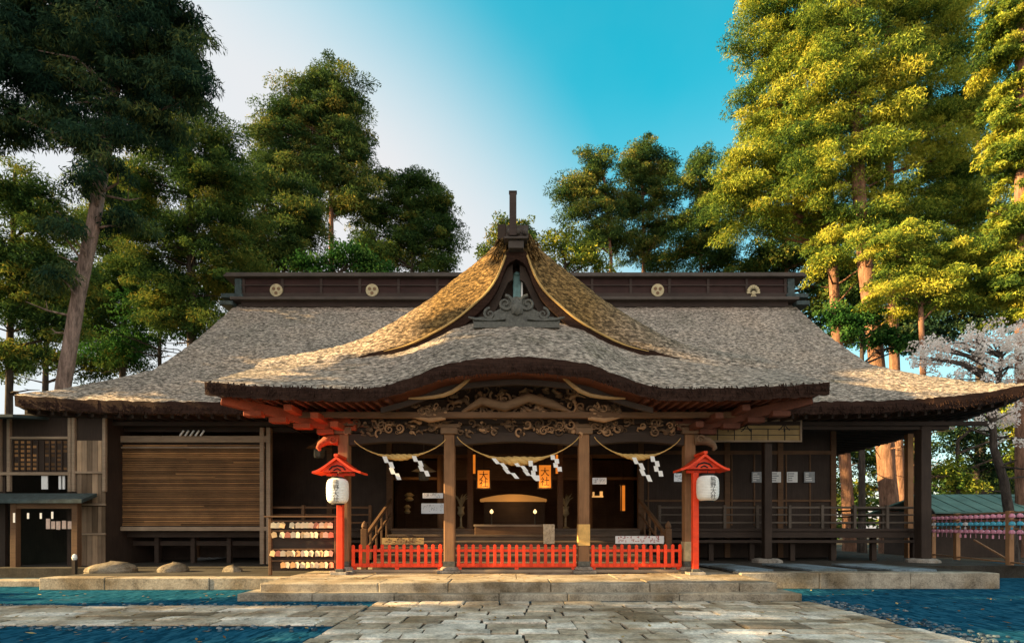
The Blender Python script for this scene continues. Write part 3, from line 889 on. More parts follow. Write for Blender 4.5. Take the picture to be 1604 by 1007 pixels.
# veranda
for a, b in ((4.85, 13.95), (-8.6, -4.85)):
    mb = MB(); mb.box(BX + a, BX + b, YV, YW - .07, FL - .10, FL)
    mb.box(BX + a, BX + b, YV + .05, YV + .25, FL - .32, FL - .103)
    mb.box(BX + a, BX + b, YV + .08, YV + .2, 1.0, 1.1)
    mb.build('veranda', 'dark', H, bevel=.01)
mb = MB(); mb.box(BX + 12.05, BX + 14.1, YW - .06, 29, FL - .10, FL); mb.build('veranda', 'dark', H)
rail = MB()
x0, x1 = BX + 4.95, BX + 13.9
for z, h in ((2.22, .07), (1.97, .05), (1.70, .06)):
    rail.box(x0, x1, YV + .06, YV + .06 + h, z - h / 2, z + h / 2)
    rail.box(x1 - h, x1, YV + .2, 28, z - h / 2, z + h / 2)
for k in range(9):
    X = x0 + k * (x1 - x0) / 8
    rail.box(X - .05, X + .05, YV + .02, YV + .14, FL, 2.30)
for k in range(1, 6): rail.box(x1 - .1, x1 + .02, YV + k * 1.8, YV + k * 1.8 + .1, FL, 2.3)
rail.build('veranda_railing', wood('railing timber', (.10, .078, .06), 'x'), H, bevel=.01)
rail = MB()
for z, h in ((2.22, .07), (1.97, .05), (1.70, .06)): rail.box(BX - 8.5, BX - 4.95, YV + .06, YV + .06 + h, z - h / 2, z + h / 2)
for X in (-8.5, -7.3, -6.1, -5.0): rail.box(BX + X - .05, BX + X + .05, YV + .02, YV + .14, FL, 2.30)
rail.build('veranda_railing', 'brown', H, bevel=.01)
# veranda struts and outer posts carrying the eaves
for dx, wd in ((8.40, .125), (13.62, .17)):
    mb = MB(); X = BX + dx; mb.box(X - wd, X + wd, YV - .45 - wd, YV - .45 + wd, .50, 5.02); p = mb.build('eave_post', 'dark_v', H, bevel=.02)
    mb = MB(); mb.lathe((X, YV - .45, .37), [(.50, 0), (.48, .08), (.36, .13)], 10); mb.build('base_stone', 'base', p)
mb = MB(); mb.box(BX + 14.55, BX + 14.75, YV + 1.5, YV + 1.7, .4, 5.0); mb.build('eave_post', 'rackwood', H)
for k in range(7):
    X = BX + 5.4 + k * 1.42
    mb = MB(); mb.box(X - .08, X + .08, YV + .3, YV + .46, .38, FL - .105); mb.build('floor_strut', 'dark_v', H)
mb = MB(); mb.box(BX + 4.6, BX + 14.4, YV - .58, YV - .36, 4.78, 5.0); mb.build('eave_beam', 'dark', H)
mb = MB(); mb.box(BX - 14.4, BX - 5.0, YV - .15, YV + .05, 4.78, 5.0); mb.build('eave_beam', 'dark', H)

# ---- front stairs and handrails
mb = MB()
n = 6
for i in range(n):
    y0 = 15.3 + i * .5; z1 = .35 + (i + 1) * (FL - .35) / n
    mb.box(BX - 4.1, BX + 4.1, y0, y0 + .56, z1 - .07, z1 - .001 * i)
    mb.box(BX - 4.08, BX + 4.08, y0 + .05, y0 + .08, z1 - .28, z1 - .072)
mb.box(BX - 4.2, BX + 4.2, 18.32, YW + .14, FL - .12, FL - .004)
mb.build('front_stairs', wood('stair timber', (.12, .085, .06), 'x'), H, bevel=.01)
for sg in (-1, 1):
    mb = MB(); X = BX + sg * 4.22
    mb.bar((X, 15.1, 1.25), (X, 18.4, 2.45), .09, .11); mb.bar((X, 15.1, .85), (X, 18.4, 2.0), .06, .07)
    mb.box(X - .08, X + .08, 15.0, 15.16, .35, 1.5); mb.lathe((X, 15.08, 1.5), [(.06, 0), (.09, .06), (.07, .14), (.01, .22)], 10)
    for k in range(1, 5):
        y = 15.1 + k * .66; mb.box(X - .03, X + .03, y - .03, y + .03, .4 + k * .2, 1.25 + k * .24)
    mb.build('stair_handrail', 'brown', H, bevel=.01)

# ---- left: slatted blind wall
sx0, sx1 = at(172, 700, 18.4).x, at(408, 700, 18.4).x
mb = MB(); r = random.Random(12); z = 1.62; k = 0
while z < 4.32:
    h = .064; x = sx0
    while x < sx1 - .01:
        w = min(r.choice([9, 9, 9, 9, r.uniform(1, 4)]), sx1 - x)
        if sx1 - x - w < .3: w = sx1 - x
        lit = r.choice([.22, .3, .38, .46, .55]) + (.38 if z > 3.85 and r.random() < .6 else 0)  # upper slats often lighter, sunlight on them put into the tint
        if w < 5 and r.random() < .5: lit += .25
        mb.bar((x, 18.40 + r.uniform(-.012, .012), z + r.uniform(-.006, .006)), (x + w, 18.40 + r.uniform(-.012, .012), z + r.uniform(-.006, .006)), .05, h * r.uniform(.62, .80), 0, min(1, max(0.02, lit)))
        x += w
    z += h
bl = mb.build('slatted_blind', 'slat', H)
mb = MB()
mb.box(sx0 - .1, sx1 + .15, 18.44, 18.48, 1.5, 4.4)
mb.build('blind_backing', 'dark', H)
mb = MB()
mb.box(sx0 - .12, sx1 + .25, 18.28, 18.42, 4.40, 4.62); mb.box(sx0 - .12, sx1 + .25, 18.28, 18.43, 1.42, 1.56)
for X in (sx0 - .12, sx1 + .10, sx1 + .32): mb.box(X - .07, X + .07, 18.27, 18.45, .30, 4.9)
mb.box(sx0 - .1, sx1 + .2, 18.30, 18.40, 4.20, 4.26)
mb.build('blind_frame', 'pale', H, bevel=.01)
mb = MB(); mb.box(sx0, sx1 + .2, 18.9, 19.0, .9, 1.06); mb.box(sx0, sx1 + .3, 18.6, 18.75, 1.2, 1.4)
for k in range(5): mb.box(sx0 + k * 1.25, sx0 + k * 1.25 + .14, 18.8, 18.94, .29, 1.4)
mb.build('floor_strut', 'dark', H)
mb = MB()
for k in range(5): mb.bar((at(282 + k * 8, 683, 18.2).x, 18.2, 4.6), (at(288 + k * 8, 683, 18.2).x, 18.2, 4.78), .05, .04)
mb.build('folded_paper', 'paper', H)

# painted plaque under the right eaves
a, b = at(1098, 692, 17.9), at(1256, 657, 17.9)
pq = thing('votive_plaque', 'broad faded wooden plaque hung under the right eaves', 'plaque', (a.x, 17.95, a.z))
mb = MB(); mb.box(a.x, b.x, 17.92, 17.98, a.z, b.z); mb.build('panel', wood('faded plaque', (.33, .225, .095), 'x'), pq)
mb = MB()
for X0, X1, Z0, Z1 in ((a.x, b.x, b.z - .06, b.z), (a.x, b.x, a.z, a.z + .05), (a.x, a.x + .06, a.z + .051, b.z - .061), (b.x - .06, b.x, a.z + .051, b.z - .061)): mb.box(X0, X1, 17.88, 17.918, Z0, Z1)
mb.build('frame', 'pale', pq)
mb = MB()
for q in range(1, 6):
    X = a.x + (b.x - a.x) * q / 6; mb.box(X - .012, X + .012, 17.905, 17.918, a.z + .06, b.z - .3)
for z in (.22, .42): mb.box(a.x + .07, b.x - .07, 17.905, 17.916, a.z + z, a.z + z + .02)
put_text(mb, '木', a.x + .9, b.z - .04, .34, .42, lambda x, z: 17.912)
put_text(mb, '大', a.x + 1.5, b.z - .04, .34, .42, lambda x, z: 17.912)
put_text(mb, '木', a.x + 2.75, b.z - .04, .34, .42, lambda x, z: 17.912)
mb.build('brushed_marks', 'ink', pq)

# white notices on the right wall
for px, mat_, lab in ((1186, 'grey', 'grey bordered notice on the dark wall left of the eave post'), (1215, 'paper', 'brightest white notice with dark marks just right of the eave post'),
                      (1241, 'paper', 'white notice with grey print between two others on the dark wall'), (1268, 'grey', 'plain dull grey notice nearest the end of the dark wall')):
    c = at(px, 747, 20.42); nt = thing('wall_notice', lab, 'notice', (c.x, 20.43, c.z - .2))
    mb = MB(); mb.box(c.x - .2, c.x + .2, 20.42, 20.438, c.z - .2, c.z + .2); mb.build('sheet', mat_, nt)
    mb = MB(); r = random.Random(px)
    for k in range(4):
        zz = c.z + .13 - k * .085; w = r.uniform(.1, .3); mb.box(c.x - .15, c.x - .15 + w, 20.412, 20.418, zz - .02, zz + .02)
    mb.box(c.x - .156, c.x - .146, 20.412, 20.418, c.z - .16, c.z + .16)
    mb.build('print', 'grey' if mat_ == 'paper' else 'paper', nt)

# ================================================================== red fences
def red_fence(x0, x1, n, label):
    t = thing('red_fence', label, 'fence', ((x0 + x1) / 2, YF, .35), 'low red fences between the porch posts')
    mb = MB(); mb.box(x0, x1, YF - .03, YF + .03, .90, .97); mb.build('rail', 'vermilion', t, bevel=.006)
    mb = MB(); mb.box(x0, x1, YF - .04, YF + .04, .50, .60); mb.build('rail', 'vermilion', t, bevel=.006)
    mb = MB(); mb.box(x0, x1, YF - .07, YF + .07, .36, .44); mb.build('sill', 'pale', t, bevel=.01)
    for X in (x0 + .08, (x0 + x1) / 2, x1 - .08):
        mb = MB(); mb.box(X - .05, X + .05, YF - .045, YF + .045, .441, .499); mb.build('foot', 'vermilion', t)
    r = random.Random(n)
    for k in range(n):
        X = x0 + .06 + (x1 - x0 - .12) * k / (n - 1); w = .042
        zt = 1.10 + r.uniform(-.012, .012)
        mb = MB(); mb.prism([(X - w, .52), (X + w, .52), (X + w, zt - .03), (X, zt), (X - w, zt - .03)], YF - .062, YF - .034, 0, r.uniform(.2, .8))
        mb.build('picket', 'vermilion', t, bevel=.004)
red_fence(BX - 4.32, BX - 1.93, 13, 'low red picket fence behind the left red lamp post')
red_fence(BX - 1.57, BX + 1.57, 17, 'low red picket fence across the middle opening, widest of the three')
red_fence(BX + 1.93, BX + 4.32, 13, 'low red picket fence beside the right red lamp post')

# ================================================================== lantern posts
def lamp_post(X, Y, lx, label, topz):
    t = thing('lantern_post', label, 'lantern post', (X, Y, .352), 'red lantern posts flanking the porch')
    mb = MB(); mb.box(X - .075, X + .075, Y - .075, Y + .075, .42, topz - .1); mb.build('post', 'vermilion', t, bevel=.012)
    mb = MB(); mb.box(X - .2, X + .2, Y - .2, Y + .2, .353, .419); mb.box(X - .1, X + .1, Y - .1, Y + .1, .42, .50, 1); mb.build('foot', ['base', 'bronze'], t, bevel=.01)
    cx = X + lx * .6; w = .60; hgt = .42; z0 = topz - .08
    # small gabled roof with upswept edges, gable end to the front
    for sg in (-1, 1):
        a, b = [], []
        for i in range(10):
            q = i / 9; xx = cx + sg * q * w; zz = z0 + hgt * (1 - q) ** 1.15 + .05 * q ** 4
            a.append((xx, zz)); b.append((xx, zz - .07 + .02 * q))
        mb = MB(); mb.strip(a, b, Y - .34, Y + .34); mb.build('roof', 'vermilion', t)
    pts = [(cx - .42, z0 + .05), (cx - .22, z0 + .2), (cx, z0 + .33), (cx + .22, z0 + .2), (cx + .42, z0 + .05)]
    mb = MB(); mb.prism(pts, Y - .24, Y - .21); mb.build('gable_panel', 'vermilion', t)
    mb = MB()
    mb.tube([(cx - .2, Y - .26, z0 + .09), (cx - .13, Y - .26, z0 + .17), (cx, Y - .26, z0 + .205), (cx + .13, Y - .26, z0 + .17), (cx + .2, Y - .26, z0 + .09)], .018, 6)
    mb.tube([(cx - .09, Y - .26, z0 + .08), (cx, Y - .26, z0 + .13), (cx + .09, Y - .26, z0 + .08)], .016, 6)
    mb.build('gable_ornament', 'ink', t)
    mb = MB(); mb.box(cx - .36, cx + .36, Y - .03, Y + .03, z0 - .03, z0 + .04); mb.build('cross_arm', 'vermilion', t, bevel=.01)
    mb = MB(); mb.box(cx - .05, cx + .05, Y - .36, Y + .36, z0 + hgt - .01, z0 + hgt + .06)
    mb.build('roof_ridge', 'vermilion', t, bevel=.01)
    # paper lantern
    lw, lh = .27, .62; lz = z0 - .12 - lh; ly = Y - .22
    prof = [(.15, 0), (.20, .02), (.245, .07), (.265, .16), (.27, .31), (.265, .46), (.245, .55), (.20, .60), (.15, .62)]
    pr2 = []
    for i in range(33):
        z = lh * i / 32; pr2.append((interp(z, [(p[1], p[0]) for p in prof]) + (.004 if i % 2 else -.004), z))
    lan = thing('paper_lantern', label.replace('red post', 'white paper lantern').replace('post', 'lantern'), 'lantern', (X + lx, ly, lz), 'white paper lanterns on the red posts')
    mb = MB(); mb.lathe((X + lx, ly, lz), pr2, 28); mb.build('lantern_body', 'lantern', lan, smooth=35)
    mb = MB(); mb.lathe((X + lx, ly, lz - .035), [(.13, 0), (.155, .01), (.155, .034)], 20); mb.build('lantern_ring', 'ink', lan, smooth=35)
    mb = MB(); mb.lathe((X + lx, ly, lz + lh + .001), [(.155, 0), (.155, .03), (.13, .04)], 20)
    mb.tube([(X + lx, ly, lz + lh + .04), (X + lx, ly, z0 - .0)], .01, 6)
    mb.build('lantern_ring', 'ink', lan, smooth=35)
    mb = MB()
    def yf(x, z): 
        d = min(.26, abs(x - X - lx)); return ly - math.sqrt(max(.001, .2745 ** 2 - d * d)) - .004
    put_text(mb, '熊野大社', X + lx + .04, lz + lh - .035, .14, .15, yf)
    mb.build('lantern_writing', 'ink', lan)
    return t, lan
tL, lanL = lamp_post(-4.33, 13.7, .0, 'x', 2.95)
tR, lanR = lamp_post(4.62, 13.7, .24, 'x', 3.02)
tL['label'] = 'red roofed lamp post at the left, next to the rack of votive plaques'
tR['label'] = 'red roofed lamp post at the right end of the porch'
lanL['label'] = 'white paper lantern hanging beside the rack of votive plaques'
lanR['label'] = 'white paper lantern hanging at the right end of the porch'

# ================================================================== sacred ropes
def rope(p0, pm, p1, rmax, shides, label):
    p0, pm, p1 = Vector(p0), Vector(pm), Vector(p1)
    t = thing('sacred_rope', label, 'rope', pm, 'straw ropes strung between the porch posts')
    N = 40
    def pos(q):
        a = p0.lerp(p1, q); sag = (p0.lerp(p1, .5).z - pm.z); a.z -= sag * (1 - (2 * q - 1) ** 2) ** .8; return a
    mb = MB()
    for s in range(3):
        pts, rad = [], []
        for i in range(N + 1):
            q = i / N; c = pos(q); rr = .012 + (rmax - .012) * math.exp(-((q - .5) / .17) ** 2)
            an = s * 2.094 + q * 34
            pts.append(c + Vector((0, math.cos(an), math.sin(an))) * rr * .55); rad.append(rr * .62)
        mb.tube(pts, rad, 6)
    mb.build('twisted_straw', 'rope', t, smooth=60)
    for q, dx, ln in shides:
        c = pos(q); c.y -= .10; mb = MB(); w = .055; zz = c.z - .02; xx = c.x
        for k in range(4):
            h = ln / 4; d = dx * h * .8
            a = .012 * (k % 2)
            mb.add([(xx - w, c.y - a, zz), (xx + w, c.y - a, zz), (xx + w + d, c.y - a - .01, zz - h - .02), (xx - w + d, c.y - a - .01, zz - h - .02),
                    (xx - w, c.y - a + .003, zz), (xx + w, c.y - a + .003, zz), (xx + w + d, c.y - a - .007, zz - h - .02), (xx - w + d, c.y - a - .007, zz - h - .02)],
                   [(0, 1, 2, 3), (7, 6, 5, 4), (0, 4, 5, 1), (1, 5, 6, 2), (2, 6, 7, 3), (3, 7, 4, 0)])
            xx += d + (.085 if k % 2 == 0 else -.045); zz -= h
        mb.build('paper_streamer', 'paper', t)
ry = YF - .22
rope(at(716, 684, ry), at(805, 722, ry), at(907, 684, ry), .12, ((.30, 1.2, .5), (.47, 1.2, .46), (.60, .15, .5), (.78, .2, .4)), 'thickest straw rope with white zigzag streamers over the middle opening')
rope(at(555, 690, ry), at(627, 716, ry), at(698, 688, ry), .085, ((.34, .55, .58), (.66, .6, .5)), 'thin straw rope with two streamers over the left opening')
rope(at(931, 684, ry), at(1000, 716, ry), at(1066, 686, ry), .085, ((.45, .6, .6), (.66, .25, .5)), 'thin straw rope with two streamers over the right opening')

# ================================================================== interior and porch furnishings
def box_lantern(px, py, Y, w, h, chars, label):
    c = at(px, py, Y); t = thing('box_lantern', label, 'lantern', (c.x, Y, c.z - h / 2), 'lit orange lanterns inside the hall')
    mb = MB(); mb.box(c.x - w / 2, c.x + w / 2, Y - w / 2, Y + w / 2, c.z - h / 2, c.z + h / 2); mb.build('shade', 'glow', t)
    mb = MB()
    for sx in (-1, 1):
        mb.box(c.x + sx * w / 2 - .02, c.x + sx * w / 2 + .02, Y - w / 2 - .02, Y - w / 2 + .02, c.z - h / 2 - .03, c.z + h / 2 + .03)
    for sz in (-1, 1): mb.box(c.x - w / 2 - .03, c.x + w / 2 + .03, Y - w / 2 - .03, Y + w / 2 + .03, c.z + sz * (h / 2 + .02) - .02, c.z + sz * (h / 2 + .02) + .02)
    mb.tube([(c.x, Y, c.z + h / 2 + .03), (c.x, Y, 4.4)], .01, 5)
    mb.build('frame', 'dark', t)
    if chars:
        mb = MB(); put_text(mb, chars, c.x, c.z + h * .42, h * .42, w * .72, lambda x, z: Y - w / 2 - .006); mb.build('writing', 'ink', t)
box_lantern(758, 751, 19.4, .46, .62, '大社', 'orange lit box lantern with black writing left of centre in the hall')
box_lantern(853, 747, 19.4, .46, .80, '大社', 'taller orange lit box lantern with black writing right of centre in the hall')
for px, lab in ((743, 'slim dim wooden strip lantern hanging at the left of the hall'), (872, 'slim orange strip lantern hanging at the right of the hall')):
    box_lantern(px, 727, 20.0, .13, .70, '', lab)
box_lantern(976, 780, 21.5, .16, 1.0, '', 'slender orange lantern standing behind the right opening')
# altar
al = thing('altar_table', 'altar with gilded curved top deep inside the hall', 'altar', (BX, 25.5, FL))
mb = MB(); aa, bb = [], []
for i in range(21):
    q = i / 20; x = at(752, 0, 25).x + (at(856, 0, 25).x - at(752, 0, 25).x) * q; zz = 2.83 + .22 * (1 - (2 * q - 1) ** 2)
    aa.append((x, zz)); bb.append((x, 2.72))
mb.strip(aa, bb, 24.9, 25.6); mb.build('gilded_top', glow('gilt with candle glow', (1.0, .42, .1), .07, (.42, .24, .08)), al)  # candlelight on the gilt put in as its own glow
mb = MB(); mb.box(BX - 1.4, BX + 1.4, 25.0, 25.6, FL, 2.71); mb.build('cabinet', 'dark', al)
for px, lab in ((770, 'small glowing lamp left of the altar'), (838, 'small glowing lamp right of the altar')):
    c = at(px, 801, 24.4); t = thing('altar_lamp', lab, 'lamp', (c.x, 24.4, FL), 'glowing lamps before the altar')
    mb = MB(); mb.lathe((c.x, 24.4, c.z - .09), [(.02, 0), (.07, .04), (.08, .1), (.05, .16), (.01, .2)], 10); mb.build('flame', 'lamp', t)
    mb = MB(); mb.lathe((c.x, 24.4, FL), [(.12, 0), (.03, .06), (.025, c.z - .1 - FL)], 8); mb.build('stand', 'bronze', t)
for px, py, Y, e in ((758, 760, 19.0, 16), (853, 760, 19.0, 16), (804, 790, 24.2, 45), (660, 760, 22.6, 22), (960, 770, 22.0, 22)):
    c = at(px, py, Y); l_ = bpy.data.lights.new('lantern_light', 'POINT'); l_.energy = e * .09; l_.color = (1, .55, .2); l_.shadow_soft_size = .15
    lo = bpy.data.objects.new('lantern_light', l_); lo.location = c; COL.objects.link(lo)
# inner pillars, blinds and fittings
for dx in (-6.2, -3.2, 3.2, 6.2):
    mb = MB(); mb.lathe((BX + dx, 23.4, FL), [(.15, 0), (.15, 3.5)], 14); mb.build('inner_pillar', 'post', H, smooth=40)
mb = MB()
for a_, b_ in ((-3.0, -.2), (.2, 3.0)):
    for k in range(14): mb.box(BX + a_, BX + b_, 23.35, 23.37, 3.72 + k * .055, 3.76 + k * .055)
mb.box(BX - 6.2, BX + 6.2, 23.3, 23.5, 4.52, 4.72); mb.box(BX - 6.2, BX + 6.2, 23.32, 23.46, 3.58, 3.69)
mb.build('inner_blind', 'slat', H)
mb = MB()
for k in range(-14, 15): mb.box(BX + k * .42 - .02, BX + k * .42 + .02, 27.2, 27.24, FL, 4.6)
mb.box(BX - 6, BX + 6, 27.18, 27.195, 2.9, 2.96); mb.box(BX - 6, BX + 6, 27.245, 27.3, FL, 4.9); mb.build('inner_screen', 'brown', H)
for px, lab in ((722, 'brass stand with leafy branch left of the altar'), (886, 'brass stand with leafy branch right of the altar')):
    c = at(px, 800, 23.9); mb = MB(); mb.lathe((c.x, 23.9, FL), [(.2, 0), (.05, .08), (.04, .5), (.16, .62), (.12, .8), (.16, .95)], 12)
    for k in range(9):
        a_ = k * .7; mb.tube([(c.x, 23.9, FL + .9), (c.x + .16 * math.cos(a_), 23.9 + .16 * math.sin(a_), FL + 1.25 + .05 * (k % 3)), (c.x + .34 * math.cos(a_), 23.9 + .3 * math.sin(a_), FL + 1.35 + .08 * (k % 3))], [.02, .04, .01], 5)
    solo(mb, 'altar_stand', 'gold', (c.x, 23.9, FL), lab, 'altar stand')
# pale sheets and gilt offerings glimpsed inside
def sheet(px0, px1, py0, py1, Y, mat_, name, label, cat, seed, th=.02, marks='grey'):
    a, b = at(px0, py1, Y), at(px1, py0, Y); r = random.Random(seed)
    t = thing(name, label, cat, (a.x, Y, a.z))
    mb = MB(); mb.box(a.x, b.x, Y, Y + th, a.z, b.z); mb.build('board', mat_, t)
    mb = MB()
    W_, H_ = b.x - a.x, b.z - a.z
    for k in range(int(26 * max(1, W_ / .8))):
        x = a.x + W_ * r.uniform(.06, .9); z = a.z + H_ * r.uniform(.12, .82); v_ = r.random() < .5
        mb.box(x, x + (.014 if v_ else .05), Y - .008, Y + .001, z, z + (.06 if v_ else .014))
    mb.build('print', marks, t); return t
daylight_paper = glow('paper with added daylight glow', (.75, .80, .80), .07, (.7, .7, .7))  # daylight through back openings, put in as the paper's own glow
sheet(662, 694, 772, 780, 23, daylight_paper, 'paper_screen', 'pale paper strip with added daylight glow above another inside the left opening', 'paper screen', 1)
sheet(660, 696, 788, 804, 23, daylight_paper, 'paper_screen', 'lower bright paper screen with dark marks inside the left opening', 'paper screen', 2)
sheet(1056, 1072, 741, 754, 20.3, daylight_paper, 'wall_notice', 'small bright notice beside the rightmost porch post', 'notice', 3)
sheet(928, 950, 748, 758, 22.5, daylight_paper, 'paper_screen', 'small bluish paper with added daylight glow behind the right opening', 'paper screen', 4)
sheet(964, 1040, 839, 851, 15.0, 'paper', 'white_banner', 'long white sign board on the stairs behind the right red fence', 'sign', 5, .02, plain('faded red print', (.45, .12, .12), .8))
sheet(598, 664, 842, 852, 15.0, plain('tan board', (.45, .30, .12), .7), 'tan_board', 'tan board lying on the stairs behind the left red fence', 'board', 6, .02, 'brown')
for px, py, w, h, lab in ((641, 778, .42, .36, 'gilt altar ornament inside the left opening'), (638, 797, .3, .38, 'tall gilt box on the floor inside the left opening')):
    c = at(px, py, 23.5); mb = MB()
    mb.lathe((c.x, 23.5, c.z - h / 2), [(w * .3, 0), (w * .5, h * .2), (w * .25, h * .45), (w * .55, h * .7), (w * .2, h)], 10)
    solo(mb, 'gilt_ornament', 'gold', (c.x, 23.5, c.z - h / 2), lab, 'ornament')
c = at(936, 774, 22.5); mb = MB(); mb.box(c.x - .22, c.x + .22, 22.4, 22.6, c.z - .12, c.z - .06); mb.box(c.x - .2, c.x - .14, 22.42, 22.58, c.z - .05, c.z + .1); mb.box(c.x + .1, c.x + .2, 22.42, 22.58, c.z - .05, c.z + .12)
solo(mb, 'offering_tray', glow('wood with candle glow', (1, .55, .18), .14), (c.x, 22.5, c.z - .2), 'small pale tray on a ledge behind the right opening', 'tray')  # tray wood glows by itself in place of candlelight
# offertory box with slatted top
a, b = at(744, 848, 17.6), at(862, 826, 17.6)
ob = thing('offertory_box', 'wide brown offertory box with slatted top on the stairs', 'offertory box', ((a.x + b.x) / 2, 17.9, 1.1))
mb = MB(); mb.box(a.x, b.x, 17.5, 18.3, 1.16, 1.56); mb.build('chest', 'brown', ob, bevel=.015)
mb = MB()
for k in range(6): mb.box(a.x - .03, b.x + .03, 17.47 + k * .15, 17.53 + k * .15, 1.565, 1.63)
mb.build('slats', 'pale', ob, bevel=.008)
c = at(860, 836, 16.6); st_ = thing('grey_notice_stand', 'small mottled grey notice board standing right of the offertory box', 'notice stand', (c.x, 16.6, .9))
mb = MB(); mb.box(c.x - .17, c.x + .17, 16.6, 16.63, c.z - .30, c.z + .30); mb.build('board', stone('mottled grey', (.30, .29, .29), .8, False, 14), st_)
for q in (-.15, .10):
    mb = MB(); mb.box(c.x + q, c.x + q + .05, 16.64, 16.68, .8, c.z + .2); mb.build('leg', 'dark', st_)
# hall lantern silhouettes near the left opening
for px, py, lab in ((664, 738, 'gilded hanging lantern with a flared roof inside the left opening'), (500, 702, 'dim hanging lantern under the left corner of the porch')):
    c = at(px, py, 17.8 if px > 600 else 17.0); t = thing('hanging_lantern', lab, 'lantern', (c.x, c.y, c.z - .25))
    mb = MB(); mb.lathe((c.x, c.y, c.z), [(.42, 0), (.30, .06), (.14, .16), (.04, .26)], 6); mb.build('roof', 'gold' if px > 600 else 'brown', t)
    mb = MB(); mb.lathe((c.x, c.y, c.z - .3), [(.14, 0), (.17, .05), (.17, .28)], 6); mb.tube([(c.x, c.y, c.z + .25), (c.x, c.y, 4.5)], .012, 5); mb.build('body', 'bronze', t)

# ================================================================== votive plaque rack (left)
a = at(421, 893, 13.95); b = at(527, 812, 13.95)
rk = thing('plaque_rack', 'dark framed rack of votive plaques left of the red lamp post', 'rack', ((a.x + b.x) / 2, 13.95, .3))
for X in (a.x, b.x - .05):
    mb = MB(); mb.box(X, X + .07, 13.92, 14.0, .31, b.z + .03); mb.build('upright', 'brown', rk, bevel=.008)
rows_z = [at(0, y, 13.95).z for y in (817, 832, 861, 879)]
mb = MB()
for z in rows_z: mb.box(a.x + .07, b.x - .05, 13.94, 13.97, z, z + .035)
mb.build('cross_bar', 'brown', rk, bevel=.004)
mb = MB(); mb.box(a.x + .07, b.x - .05, 14.0, 14.03, .42, b.z - .02); mb.build('backing', 'dark', rk)
mb = MB(); mb.box(a.x - .08, b.x + .08, 13.85, 14.1, b.z + .032, b.z + .07); mb.build('top_board', 'brown', rk, bevel=.008)
mb = MB(); w, h = .066, .155
mb.prism([(-w, -h), (w, -h), (w, -.035), (0, 0), (-w, -.035)], -.008, .008)
proto = None; r = random.Random(3)
tints = ['ema', wood('pale votive wood', (.72, .58, .38), 'x', .7, .3), wood('dark votive wood', (.42, .22, .10), 'x', .7, .3), wood('painted votive wood', (.55, .20, .12), 'x', .7, .3)]
ema_names = ('uppermost', 'second', 'third', 'lowest')
protos = []
for q, m_ in enumerate(tints):
    e = MB(); e.v = list(mb.v); e.f = list(mb.f); e.m = list(mb.m); e.t = list(mb.t)
    protos.append((e, m_))
made = {}
for ri, z in enumerate(rows_z):
    n = 13
    for k in range(n):
        if r.random() < .06: continue
        x = a.x + .14 + (b.x - a.x - .27) * k / (n - 1) + r.uniform(-.012, .012)
        q = r.choice([0, 0, 1, 1, 1, 2, 3]); loc = (x, 13.925 - r.uniform(0, .012), z - .005)
        lab = 'small %s votive plaque hanging in the %s row of the rack' % (('honey coloured', 'pale wooden', 'dark brown', 'reddish painted')[q], ema_names[ri])
        if q not in made:
            o = protos[q][0].build('votive_plaque_tag', protos[q][1]); o.location = loc; made[q] = o
            tag(o, lab, 'votive plaque', 'votive plaques hanging on the left rack')
        else:
            o = made[q].copy(); COL.objects.link(o); o.location = loc; o['label'] = lab
        o.rotation_euler = (r.uniform(-.12, .05), r.uniform(-.28, .28), r.uniform(-.3, .3))

# ================================================================== wind chime rack (right)
A, B, C_ = Vector((16.9, 21.8, 0)), Vector((15.5, 16.9, 0)), Vector((14.85, 14.6, 0))
rk = thing('chime_rack', 'timber rack of coloured wind chimes standing right of the veranda', 'rack', B)
Bm = A.lerp(B, .62)
for P_ in (A, Bm * 1.0 if False else A.lerp(B, .37), B, C_):
    mb = MB(); mb.box(P_.x - .075, P_.x + .075, P_.y - .075, P_.y + .075, 0, 2.05); mb.build('upright', 'rackwood', rk, bevel=.01)
mb = MB()
for p, q in ((A, B), (B, C_)):
    for z in (2.0, 1.76, 1.5, .45):
        mb.bar((p.x, p.y, z), (q.x, q.y, z), .05, .05)
mb.bar((B.x, B.y, .5), (A.lerp(B, .6).x, A.lerp(B, .6).y, 1.1), .04, .05)
mb.bar((C_.x, C_.y, .5), (B.lerp(C_, .4).x, B.lerp(C_, .4).y, 1.1), .04, .05)
mb.build('rail', 'rackwood', rk)
bell = MB(); bell.lathe((0, 0, -.13), [(.075, 0), (.085, .03), (.075, .08), (.045, .115), (.01, .13)], 10)
bell.tube([(0, 0, -.12), (0, 0, -.2)], .006, 4)
bell.box(-.03, .03, -.002, .002, -.3, -.19)
cms = {}
r = random.Random(8)
NA = 15
